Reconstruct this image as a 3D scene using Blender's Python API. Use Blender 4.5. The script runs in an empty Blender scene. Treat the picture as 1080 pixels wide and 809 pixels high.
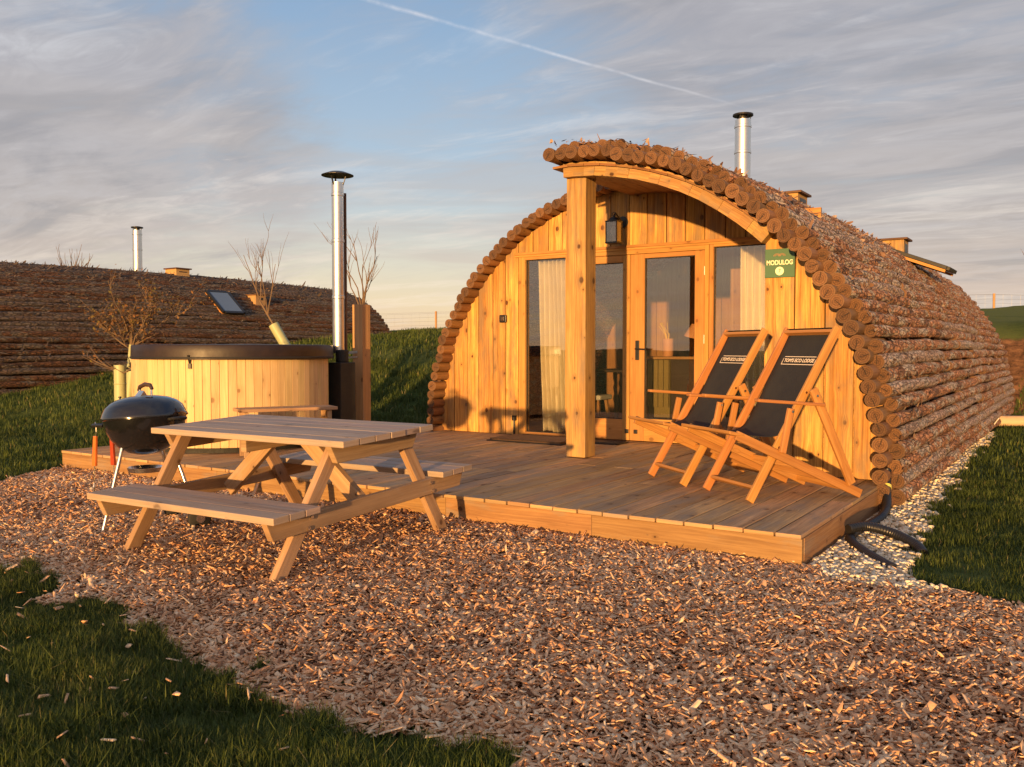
import bpy, math, random
import numpy as np
from mathutils import Vector, Matrix
random.seed(7); rng = np.random.default_rng(11)
PI = math.pi; R = math.radians
scene = bpy.context.scene
COL = scene.collection

# ------------------------------------------------------------------ camera
CAMH = 1.2; YAW = R(33.4); FPX = 930.0
cd = bpy.data.cameras.new('camera'); cam = bpy.data.objects.new('camera', cd); COL.objects.link(cam)
cam.location = (0, 0, CAMH); cam.rotation_euler = (PI/2 - math.atan(36.5/FPX), 0, YAW)
cd.sensor_width = 36; cd.lens = 36*FPX/1080; cd.clip_end = 3000; cd.clip_start = 0.05
scene.camera = cam
FWD = np.array([-math.sin(YAW), math.cos(YAW)]); RGT = np.array([math.cos(YAW), math.sin(YAW)])

# ------------------------------------------------------------------ node helpers
class NT:
    def __init__(s, tree): s.t = tree; s.n = tree.nodes; s.l = tree.links
    def new(s, typ, **kw):
        nd = s.n.new(typ)
        for k, v in kw.items():
            if k.startswith('i_'):
                key = k[2:]; key = int(key) if key.isdigit() else key.replace('_', ' ')
                s.put(nd.inputs[key], v)
            else: setattr(nd, k, v)
        return nd
    def put(s, sock, v):
        if isinstance(v, bpy.types.NodeSocket): s.l.new(v, sock)
        else:
            if sock.type == 'RGBA' and len(v) == 3: v = (*v, 1)
            sock.default_value = v
    def math(s, op, a, b=None, c=None, clamp=False):
        nd = s.n.new('ShaderNodeMath'); nd.operation = op; nd.use_clamp = clamp
        s.put(nd.inputs[0], a)
        if b is not None: s.put(nd.inputs[1], b)
        if c is not None: s.put(nd.inputs[2], c)
        return nd.outputs[0]
    def vmath(s, op, a, b=None, out=0):
        nd = s.n.new('ShaderNodeVectorMath'); nd.operation = op
        s.put(nd.inputs[0], a)
        if b is not None: s.put(nd.inputs[1], b)
        return nd.outputs[out]
    def ramp(s, fac, stops, interp='LINEAR'):
        nd = s.n.new('ShaderNodeValToRGB'); s.put(nd.inputs[0], fac); cr = nd.color_ramp; cr.interpolation = interp
        while len(cr.elements) < len(stops): cr.elements.new(0.5)
        for e, (p, c) in zip(cr.elements, stops):
            e.position = p; e.color = (*c, 1) if not isinstance(c, (int, float)) else (c, c, c, 1)
        return nd.outputs[0]
    def mix(s, fac, a, b, typ='MIX'):
        nd = s.n.new('ShaderNodeMix'); nd.data_type = 'RGBA'; nd.blend_type = typ
        s.put(nd.inputs[0], fac); s.put(nd.inputs[6], a); s.put(nd.inputs[7], b)
        return nd.outputs[2]
    def noise(s, vec, scale, detail=3, rough=0.5, dist=0, out=0):
        nd = s.n.new('ShaderNodeTexNoise'); s.put(nd.inputs['Vector'], vec)
        nd.inputs['Scale'].default_value = scale; nd.inputs['Detail'].default_value = detail
        nd.inputs['Roughness'].default_value = rough; nd.inputs['Distortion'].default_value = dist
        return nd.outputs[out]
    def mapr(s, v, a, b, c=0, d=1, smooth=False):
        nd = s.n.new('ShaderNodeMapRange'); nd.clamp = True
        if smooth: nd.interpolation_type = 'SMOOTHSTEP'
        s.put(nd.inputs[0], v)
        for i, x in enumerate((a, b, c, d)): s.put(nd.inputs[i+1], x)
        return nd.outputs[0]

def material(name):
    m = bpy.data.materials.new(name); m.use_nodes = True
    nt = NT(m.node_tree); nt.n.clear()
    out = nt.new('ShaderNodeOutputMaterial'); bs = nt.new('ShaderNodeBsdfPrincipled')
    nt.l.new(bs.outputs[0], out.inputs[0])
    return m, nt, bs, out

def plain(name, col, rough=0.5, metal=0.0, var=0.0, bump=0.0, scale=40, coat=0.0, spec=0.5):
    m, nt, bs, out = material(name)
    tc = nt.new('ShaderNodeTexCoord').outputs['Object']
    n = nt.noise(tc, scale, 5, 0.6)
    n2 = nt.noise(tc, scale*0.12, 3, 0.6)
    k = nt.math('ADD', nt.math('MULTIPLY', n, 0.5), nt.math('MULTIPLY', n2, 0.5))
    c = nt.mix(nt.mapr(k, 0.3, 0.7), tuple(x*(1-var) for x in col), tuple(min(1, x*(1+var)) for x in col))
    nt.put(bs.inputs['Base Color'], c)
    nt.put(bs.inputs['Roughness'], nt.mapr(k, 0.3, 0.7, max(0.02, rough*0.8), min(1, rough*1.2)))
    bs.inputs['Metallic'].default_value = metal
    bs.inputs['Coat Weight'].default_value = coat
    bs.inputs['Specular IOR Level'].default_value = spec
    if bump:
        b = nt.new('ShaderNodeBump'); b.inputs['Strength'].default_value = bump; b.inputs['Distance'].default_value = 0.003
        nt.put(b.inputs['Height'], n); nt.put(bs.inputs['Normal'], b.outputs[0])
    return m

def wood(name, light, dark, knot=0.5, weather=0.0, wcol=(0.25, 0.23, 0.21), rough=0.7, grain=1.0, knots=True, tone=0.25):
    """grain runs along U of the beam's own UV map (metres)."""
    m, nt, bs, out = material(name)
    uv = nt.new('ShaderNodeUVMap').outputs[0]
    rnd = nt.new('ShaderNodeAttribute', attribute_name='rnd').outputs['Fac']
    off = nt.new('ShaderNodeCombineXYZ'); nt.put(off.inputs[0], nt.math('MULTIPLY', rnd, 37.0)); nt.put(off.inputs[1], nt.math('MULTIPLY', rnd, 91.0))
    p = nt.vmath('ADD', uv, off.outputs[0])
    # knots: stretched voronoi cells, only some of them are a knot
    pk = nt.vmath('MULTIPLY', p, (2.6, 7.0, 1))
    vo = nt.new('ShaderNodeTexVoronoi', voronoi_dimensions='2D'); nt.put(vo.inputs['Vector'], pk); vo.inputs['Scale'].default_value = 1.0; vo.inputs['Randomness'].default_value = 0.9
    dl_ = nt.vmath('MULTIPLY', nt.vmath('SUBTRACT', pk, vo.outputs['Position']), (1/2.6, 1/7.0, 0))
    dist = nt.vmath('LENGTH', nt.vmath('MULTIPLY', dl_, (0.75, 1, 1)), out=1); sel = nt.new('ShaderNodeSeparateColor'); nt.put(sel.inputs[0], vo.outputs['Color'])
    isk = nt.math('GREATER_THAN', sel.outputs[0], 0.5)
    size = nt.math('ADD', 0.006, nt.math('MULTIPLY', nt.math('MULTIPLY', sel.outputs[1], sel.outputs[1]), 0.019))
    dn_ = nt.noise(nt.vmath('MULTIPLY', p, (60, 60, 1)), 1.0, 2, 0.5)
    kn = nt.math('MULTIPLY', isk, nt.mapr(nt.math('DIVIDE', nt.math('ADD', dist, nt.math('MULTIPLY', nt.math('SUBTRACT', dn_, 0.5), 0.008)), size), 0.6, 1.2, 1, 0, True))
    halo = nt.math('MULTIPLY', isk, nt.mapr(nt.math('DIVIDE', dist, nt.math('MULTIPLY', size, 4.5)), 0.1, 1.0, 1, 0, True))
    sy_ = nt.new('ShaderNodeSeparateXYZ'); nt.put(sy_.inputs[0], dl_)
    warp = nt.new('ShaderNodeCombineXYZ'); nt.put(warp.inputs[1], nt.math('MULTIPLY', nt.math('MULTIPLY', halo, nt.math('SIGN', sy_.outputs[1])), -0.018))
    wob = nt.noise(nt.vmath('MULTIPLY', p, (1.2, 5, 1)), 1.0, 2, 0.5)
    nt.put(warp.inputs[0], 0.0)
    p2 = nt.vmath('ADD', p, warp.outputs[0])
    w2 = nt.new('ShaderNodeCombineXYZ'); nt.put(w2.inputs[1], nt.math('MULTIPLY', wob, 0.06))
    p2 = nt.vmath('ADD', p2, w2.outputs[0])
    g1 = nt.noise(nt.vmath('MULTIPLY', p2, (1.6, 85, 1)), 1.0, 4, 0.7)
    g2 = nt.noise(nt.vmath('MULTIPLY', p2, (0.9, 22, 1)), 1.0, 3, 0.6)
    fine = nt.noise(nt.vmath('MULTIPLY', p, (14, 420, 1)), 1.0, 3, 0.6)
    big_ = nt.noise(nt.vmath('MULTIPLY', p, (1.1, 4, 1)), 1.0, 4, 0.6)
    g = nt.math('ADD', nt.math('MULTIPLY', g1, 0.5), nt.math('ADD', nt.math('MULTIPLY', g2, 0.35), nt.math('MULTIPLY', fine, 0.15)))
    c = nt.mix(nt.mapr(g, 0.5-0.13/grain, 0.5+0.14/grain), dark, light)
    c = nt.mix(nt.mapr(big_, 0.5, 0.75, 0, 0.55), c, tuple(0.62*x for x in dark))
    c = nt.mix(nt.math('MULTIPLY', nt.mapr(halo, 0, 1), 0.45*knot), c, tuple(0.55*x for x in dark))
    if knots: c = nt.mix(nt.math('MULTIPLY', kn, knot), c, (dark[0]*0.22, dark[1]*0.15, dark[2]*0.12))
    tn = nt.new('ShaderNodeHueSaturation'); nt.put(tn.inputs['Color'], c)
    nt.put(tn.inputs['Value'], nt.mapr(rnd, 0, 1, 1-tone, 1+tone)); nt.put(tn.inputs['Hue'], nt.mapr(nt.math('FRACT', nt.math('MULTIPLY', rnd, 7.7)), 0, 1, 0.492, 0.508))
    c = tn.outputs[0]
    if weather > 0:
        wn = nt.noise(nt.vmath('MULTIPLY', p, (1.6, 6, 1)), 1.0, 5, 0.65)
        wf = nt.mapr(wn, 0.62-0.35*weather, 0.78-0.3*weather)
        c = nt.mix(nt.math('MULTIPLY', wf, 0.8), c, nt.mix(g1, tuple(0.6*x for x in wcol), wcol))
        st_ = nt.noise(nt.vmath('MULTIPLY', p, (0.45, 11, 1)), 1.0, 4, 0.65)
        c = nt.mix(nt.mapr(st_, 0.55, 0.72, 0, 0.55*min(1, weather*2)), c, tuple(0.5*x for x in dark))
        # dark water marks
        w3 = nt.noise(nt.vmath('MULTIPLY', p, (5, 18, 1)), 1.0, 4, 0.7)
        c = nt.mix(nt.mapr(w3, 0.66, 0.78, 0, 0.6), c, (0.05, 0.04, 0.035))
    nt.put(bs.inputs['Base Color'], c)
    nt.put(bs.inputs['Roughness'], nt.mapr(g, 0.3, 0.7, rough+0.12, rough-0.1))
    bs.inputs['Specular IOR Level'].default_value = 0.35
    b = nt.new('ShaderNodeBump'); b.inputs['Strength'].default_value = 0.5; b.inputs['Distance'].default_value = 0.0025
    nt.put(b.inputs['Height'], nt.math('ADD', g, nt.math('MULTIPLY', kn, -0.3))); nt.put(bs.inputs['Normal'], b.outputs[0])
    return m

def bark_material(name, tint=1.0, grey=0.5):
    m, nt, bs, out = material(name)
    tc = nt.new('ShaderNodeTexCoord').outputs['Object']
    rnd = nt.new('ShaderNodeAttribute', attribute_name='rnd').outputs['Fac']
    cmb = nt.new('ShaderNodeCombineXYZ'); nt.put(cmb.inputs[1], nt.math('MULTIPLY', rnd, 50))
    p = nt.vmath('ADD', tc, cmb.outputs[0])
    ps = nt.vmath('MULTIPLY', p, (1, 0.35, 1))
    n1 = nt.noise(ps, 9, 5, 0.65); n2 = nt.noise(ps, 38, 5, 0.7, 0.6); n3 = nt.noise(ps, 150, 3, 0.6)
    vo = nt.new('ShaderNodeTexVoronoi', feature='DISTANCE_TO_EDGE'); nt.put(vo.inputs['Vector'], nt.vmath('ADD', ps, nt.vmath('MULTIPLY', nt.noise(ps, 20, 3, 0.6, 0, 1), (0.05, 0.05, 0.05)))); vo.inputs['Scale'].default_value = 26
    crack = nt.mapr(vo.outputs['Distance'], 0.0, 0.16, 1, 0)
    t = tint
    c = nt.mix(nt.mapr(n2, 0.35, 0.65), (0.16*t, 0.070*t, 0.034*t), (0.54*t, 0.262*t, 0.135*t))
    c = nt.mix(nt.mapr(nt.noise(ps, 3.5, 4, 0.7), 0.55, 0.62, 0, 0.85), c, nt.mix(n2, (0.07*t, 0.04*t, 0.028*t), (0.17*t, 0.10*t, 0.07*t)))
    c = nt.mix(nt.mapr(n1, 0.5, 0.56), c, nt.mix(n2, (0.26*t, 0.20*t, 0.145*t), (0.52*t, 0.42*t, 0.31*t)))
    gv = nt.math('GREATER_THAN', nt.math('FRACT', nt.math('MULTIPLY', rnd, 13.3)), 1-grey*0.6)
    c = nt.mix(nt.math('MULTIPLY', gv, 0.6), c, nt.mix(n2, (0.22*t, 0.18*t, 0.15*t), (0.50*t, 0.42*t, 0.35*t)))
    c = nt.mix(nt.math('MULTIPLY', crack, 0.7), c, (0.035, 0.022, 0.016))
    c = nt.mix(nt.mapr(n3, 0.6, 0.75, 0, 0.5), c, (0.05, 0.03, 0.02))
    nt.put(bs.inputs['Base Color'], c); bs.inputs['Roughness'].default_value = 0.9; bs.inputs['Specular IOR Level'].default_value = 0.2
    b = nt.new('ShaderNodeBump'); b.inputs['Strength'].default_value = 1.0; b.inputs['Distance'].default_value = 0.014
    h = nt.math('SUBTRACT', nt.math('ADD', n2, nt.math('MULTIPLY', n3, 0.3)), nt.math('MULTIPLY', crack, 0.8))
    nt.put(b.inputs['Height'], h); nt.put(bs.inputs['Normal'], b.outputs[0])
    return m

def logend_material():
    m, nt, bs, out = material('log_end_grain')
    uv = nt.new('ShaderNodeUVMap').outputs[0]
    rnd = nt.new('ShaderNodeAttribute', attribute_name='rnd').outputs['Fac']
    wob = nt.noise(nt.vmath('MULTIPLY', uv, (1, 1, 1)), 30, 2, 0.5)
    r = nt.vmath('LENGTH', uv, out=1)
    r2 = nt.math('ADD', r, nt.math('MULTIPLY', wob, 0.012))
    ring = nt.math('ADD', 0.5, nt.math('MULTIPLY', 0.5, nt.math('SINE', nt.math('MULTIPLY', r2, 400))))
    sx = nt.new('ShaderNodeSeparateXYZ'); nt.put(sx.inputs[0], uv)
    ang = nt.math('ARCTAN2', sx.outputs[1], sx.outputs[0])
    cv = nt.new('ShaderNodeCombineXYZ'); nt.put(cv.inputs[0], nt.math('MULTIPLY', ang, 3)); nt.put(cv.inputs[1], nt.math('MULTIPLY', rnd, 60)); nt.put(cv.inputs[2], nt.math('MULTIPLY', r, 8))
    rad = nt.noise(cv.outputs[0], 2.2, 3, 0.7)
    crack = nt.mapr(nt.math('ABSOLUTE', nt.math('SUBTRACT', rad, 0.5)), 0.0, 0.05, 1, 0)
    crack = nt.math('MULTIPLY', crack, nt.mapr(r, 0.052, 0.02, 0.0, 0.9))
    blot = nt.noise(nt.vmath('ADD', uv, cv.outputs[0]), 12, 4, 0.6)
    c = nt.mix(nt.math('MULTIPLY', ring, 0.8), (0.24, 0.115, 0.046), (0.085, 0.037, 0.015))
    c = nt.mix(nt.mapr(blot, 0.42, 0.6, 0, 0.8), c, (0.055, 0.026, 0.012))
    ca = nt.math('MULTIPLY', rnd, 44.0)
    ld = nt.math('ABSOLUTE', nt.math('ADD', nt.math('ADD', nt.math('MULTIPLY', sx.outputs[0], nt.math('COSINE', ca)), nt.math('MULTIPLY', sx.outputs[1], nt.math('SINE', ca))), nt.math('MULTIPLY', nt.math('SUBTRACT', wob, 0.5), 0.012)))
    sd2 = nt.math('SUBTRACT', nt.math('MULTIPLY', sx.outputs[1], nt.math('COSINE', ca)), nt.math('MULTIPLY', sx.outputs[0], nt.math('SINE', ca)))
    wide = nt.math('MULTIPLY', nt.mapr(ld, 0.002, 0.0055, 1, 0), nt.mapr(sd2, -0.03, -0.01, 0, 1))
    crack = nt.math('MAXIMUM', crack, wide)
    c = nt.mix(crack, c, (0.025, 0.012, 0.006))
    c = nt.mix(nt.mapr(r, 0.045, 0.052), c, (0.13, 0.068, 0.032))
    hs = nt.new('ShaderNodeHueSaturation'); nt.put(hs.inputs['Color'], c); nt.put(hs.inputs['Value'], nt.mapr(rnd, 0, 1, 0.65, 1.35))
    nt.put(bs.inputs['Base Color'], hs.outputs[0]); bs.inputs['Roughness'].default_value = 0.8
    b = nt.new('ShaderNodeBump'); b.inputs['Strength'].default_value = 0.4; b.inputs['Distance'].default_value = 0.002
    nt.put(b.inputs['Height'], nt.math('SUBTRACT', ring, nt.math('MULTIPLY', crack, 3))); nt.put(bs.inputs['Normal'], b.outputs[0])
    return m

def attr_ramp(name, stops, rough=0.8, speck=0.0, trans=0.0, scale=60, second=None):
    """colour picked per piece by its rnd attribute"""
    m, nt, bs, out = material(name)
    rnd = nt.new('ShaderNodeAttribute', attribute_name='rnd').outputs['Fac']
    c = nt.ramp(rnd, stops)
    tc = nt.new('ShaderNodeTexCoord').outputs['Object']
    if speck:
        n = nt.noise(tc, scale, 3, 0.6)
        c = nt.mix(1.0, c, nt.ramp(n, [(0.3, (1-speck,)*3), (0.7, (1+0*speck,)*3)]), 'MULTIPLY')
    if second:
        n = nt.noise(tc, 0.7, 3, 0.6)
        c = nt.mix(nt.mapr(n, 0.42, 0.62), c, nt.mix(0.65, c, second))
    nt.put(bs.inputs['Base Color'], c); bs.inputs['Roughness'].default_value = rough; bs.inputs['Specular IOR Level'].default_value = 0.25
    if trans:
        tr = nt.new('ShaderNodeBsdfTranslucent'); nt.put(tr.inputs[0], c)
        mx = nt.new('ShaderNodeMixShader'); mx.inputs[0].default_value = trans
        nt.l.new(bs.outputs[0], mx.inputs[1]); nt.l.new(tr.outputs[0], mx.inputs[2]); nt.l.new(mx.outputs[0], out.inputs[0])
    return m

def glass_material(name, tint=(0.9, 0.9, 0.9)):
    m, nt, bs, out = material(name)
    fr = nt.new('ShaderNodeFresnel'); fr.inputs[0].default_value = 1.5
    tr = nt.new('ShaderNodeBsdfTransparent'); nt.put(tr.inputs[0], tint)
    gl = nt.new('ShaderNodeBsdfGlossy'); gl.inputs['Roughness'].default_value = 0.004; nt.put(gl.inputs[0], (1, 1, 1))
    tc = nt.new('ShaderNodeTexCoord').outputs['Object']
    b = nt.new('ShaderNodeBump'); b.inputs['Strength'].default_value = 0.05; b.inputs['Distance'].default_value = 0.01
    nt.put(b.inputs['Height'], nt.noise(tc, 2.5, 1, 0.4)); nt.put(gl.inputs['Normal'], b.outputs[0])
    mx = nt.new('ShaderNodeMixShader'); nt.put(mx.inputs[0], nt.math('ADD', nt.math('MULTIPLY', fr.outputs[0], 2.0), 0.02, clamp=True))
    nt.l.new(tr.outputs[0], mx.inputs[1]); nt.l.new(gl.outputs[0], mx.inputs[2]); nt.l.new(mx.outputs[0], out.inputs[0])
    return m

M = {}
M['larch'] = wood('larch_boards', (0.70, 0.415, 0.115), (0.30, 0.125, 0.026), knot=0.95, weather=0.42, wcol=(0.27, 0.18, 0.10), tone=0.24, grain=1.3)
M['beam'] = wood('glulam_timber', (0.56, 0.34, 0.12), (0.24, 0.115, 0.036), knot=0.95, weather=0.42, wcol=(0.26, 0.19, 0.12), tone=0.10)
M['frame'] = wood('joinery_timber', (0.54, 0.28, 0.08), (0.31, 0.135, 0.034), knot=0.5, knots=True, tone=0.08, grain=0.7)
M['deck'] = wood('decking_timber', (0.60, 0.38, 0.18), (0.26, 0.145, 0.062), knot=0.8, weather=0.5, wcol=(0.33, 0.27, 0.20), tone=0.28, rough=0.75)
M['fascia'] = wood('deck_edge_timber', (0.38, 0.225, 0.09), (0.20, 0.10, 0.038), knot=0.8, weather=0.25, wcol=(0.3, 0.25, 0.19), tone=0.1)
M['tub'] = wood('spruce_cladding', (0.68, 0.52, 0.28), (0.52, 0.34, 0.155), knot=0.6, weather=0.0, tone=0.07, grain=0.9)
M['table'] = wood('picnic_timber', (0.46, 0.30, 0.17), (0.28, 0.165, 0.085), knot=0.75, weather=0.18, wcol=(0.42, 0.36, 0.31), tone=0.10)
M['tabletop'] = wood('weathered_table_boards', (0.50, 0.37, 0.27), (0.30, 0.20, 0.14), knot=0.7, weather=0.5, wcol=(0.40, 0.34, 0.29), tone=0.10, rough=0.6)
M['chair'] = wood('oiled_hardwood', (0.50, 0.245, 0.078), (0.27, 0.11, 0.028), knot=0.1, knots=False, tone=0.12, rough=0.45)
M['post'] = wood('fence_post_timber', (0.52, 0.32, 0.14), (0.34, 0.19, 0.075), knot=0.6, weather=0.2, tone=0.1)
M['inner'] = wood('interior_pine', (0.5, 0.26, 0.10), (0.36, 0.17, 0.06), knot=0.4, tone=0.1)
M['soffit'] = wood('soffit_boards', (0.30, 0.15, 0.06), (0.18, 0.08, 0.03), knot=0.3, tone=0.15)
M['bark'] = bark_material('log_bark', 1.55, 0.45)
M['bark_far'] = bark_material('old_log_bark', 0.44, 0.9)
M['logend'] = logend_material()
M['peeled'] = wood('peeled_log', (0.34, 0.18, 0.075), (0.19, 0.09, 0.035), knot=0.6, weather=0.2, wcol=(0.25, 0.17, 0.11), tone=0.2)
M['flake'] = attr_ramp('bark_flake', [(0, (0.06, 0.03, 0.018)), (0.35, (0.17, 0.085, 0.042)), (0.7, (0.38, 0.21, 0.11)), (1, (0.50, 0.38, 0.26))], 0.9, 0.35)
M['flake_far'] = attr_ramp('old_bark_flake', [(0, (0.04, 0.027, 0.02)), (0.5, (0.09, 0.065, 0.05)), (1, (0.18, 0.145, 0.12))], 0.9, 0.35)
M['chips'] = attr_ramp('wood_chip', [(0, (0.09, 0.038, 0.017)), (0.16, (0.32, 0.145, 0.068)), (0.38, (0.68, 0.36, 0.175)), (0.68, (0.86, 0.54, 0.30)), (1, (0.92, 0.73, 0.48))], 0.8, 0.3, scale=90)
M['pebble'] = attr_ramp('limestone_pebble', [(0, (0.52, 0.40, 0.25)), (0.35, (0.80, 0.67, 0.46)), (1, (0.92, 0.84, 0.66))], 0.85, 0.25, scale=60)
M['blade'] = attr_ramp('grass_blade', [(0, (0.030, 0.048, 0.010)), (0.5, (0.068, 0.102, 0.018)), (0.9, (0.15, 0.18, 0.042)), (1, (0.28, 0.23, 0.09))], 0.6, trans=0.25, second=(0.05, 0.07, 0.015))
M['glass'] = glass_material('window_glass', (0.85, 0.86, 0.85))
M['sky_glass'] = plain('sky_tinted_roof_glass', (0.10, 0.14, 0.19), 0.05, 0.0, spec=1.0)  # blue base colour stands in for the sky's reflection
M['steel'] = plain('stainless_steel', (0.72, 0.70, 0.66), 0.36, 1.0, 0.06, 0.05, 18)
M['black_metal'] = plain('black_metal', (0.018, 0.018, 0.018), 0.42, 0.3, 0.3, 0.1, 60)
M['enamel'] = plain('black_enamel', (0.008, 0.008, 0.010), 0.16, 0.0, 0.2, 0.02, 30, coat=0.5, spec=0.6)
M['chrome'] = plain('bright_metal', (0.75, 0.72, 0.68), 0.22, 1.0, 0.05)
M['dark_wood_cap'] = wood('dark_roof_board', (0.14, 0.07, 0.035), (0.07, 0.035, 0.018), knot=0.2, tone=0.1)
M['vinyl'] = plain('brown_vinyl_cover', (0.018, 0.009, 0.006), 0.5, 0.0, 0.4, 0.9, 9)
M['canvas'] = plain('black_canvas', (0.014, 0.015, 0.018), 0.85, 0.0, 0.35, 1.0, 16)
M['thread'] = plain('cream_print', (0.72, 0.62, 0.50), 0.7)
M['sign_green'] = plain('green_sign_board', (0.05, 0.13, 0.065), 0.5, 0, 0.08)
M['sign_cream'] = plain('cream_paint', (0.85, 0.80, 0.55), 0.6)
M['sign_brown'] = plain('brown_paint', (0.30, 0.19, 0.11), 0.6)
M['cloth'] = plain('cream_curtain_cloth', (0.80, 0.70, 0.50), 0.85, 0, 0.08, 0.2, 60)
M['coir'] = plain('coir_mat', (0.16, 0.09, 0.04), 0.95, 0, 0.5, 1.0, 220)
M['rubber'] = plain('black_rubber', (0.012, 0.012, 0.012), 0.7, 0, 0.3, 0.3, 60)
M['hose'] = plain('black_corrugated_plastic', (0.010, 0.010, 0.011), 0.38, 0, 0.3)
M['tape'] = plain('yellow_tape', (0.6, 0.55, 0.12), 0.5)
M['tool'] = plain('varnished_orange_wood', (0.62, 0.16, 0.03), 0.35, 0, 0.15, 0.1, 60, coat=0.3)
M['tool_dark'] = plain('varnished_red_wood', (0.36, 0.05, 0.018), 0.35, 0, 0.15, 0.1, 60, coat=0.3)
M['guard'] = plain('pale_green_plastic', (0.36, 0.38, 0.20), 0.5, 0, 0.12)
M['twig'] = plain('twig_bark', (0.15, 0.10, 0.062), 0.85, 0, 0.3, 0.5, 90)
M['deadleaf'] = attr_ramp('dry_leaf', [(0, (0.10, 0.05, 0.02)), (0.6, (0.26, 0.13, 0.05)), (1, (0.16, 0.14, 0.04))], 0.8, trans=0.2)
M['wire'] = plain('galvanised_wire', (0.35, 0.34, 0.32), 0.5, 0.7)
M['pole'] = wood('peeled_pole', (0.60, 0.45, 0.30), (0.48, 0.34, 0.2), knot=0.2, weather=0.2, wcol=(0.5, 0.44, 0.38), tone=0.05)
M['cabinet'] = plain('green_painted_cabinet', (0.24, 0.17, 0.045), 0.6, 0, 0.1)
M['darkfurn'] = plain('dark_stained_furniture', (0.05, 0.03, 0.02), 0.4, 0, 0.2)
M['vase'] = plain('terracotta_pot', (0.6, 0.28, 0.12), 0.6, 0, 0.1)
M['ribbon'] = plain('yellow_twigs', (0.8, 0.5, 0.06), 0.6)
M['leather'] = plain('white_cushion', (0.6, 0.57, 0.5), 0.7, 0, 0.1)
M['lampglass'] = glass_material('lantern_glass', (0.75, 0.72, 0.68))
M['brick_dark'] = plain('screw_metal', (0.5, 0.48, 0.45), 0.3, 1.0)

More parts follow.
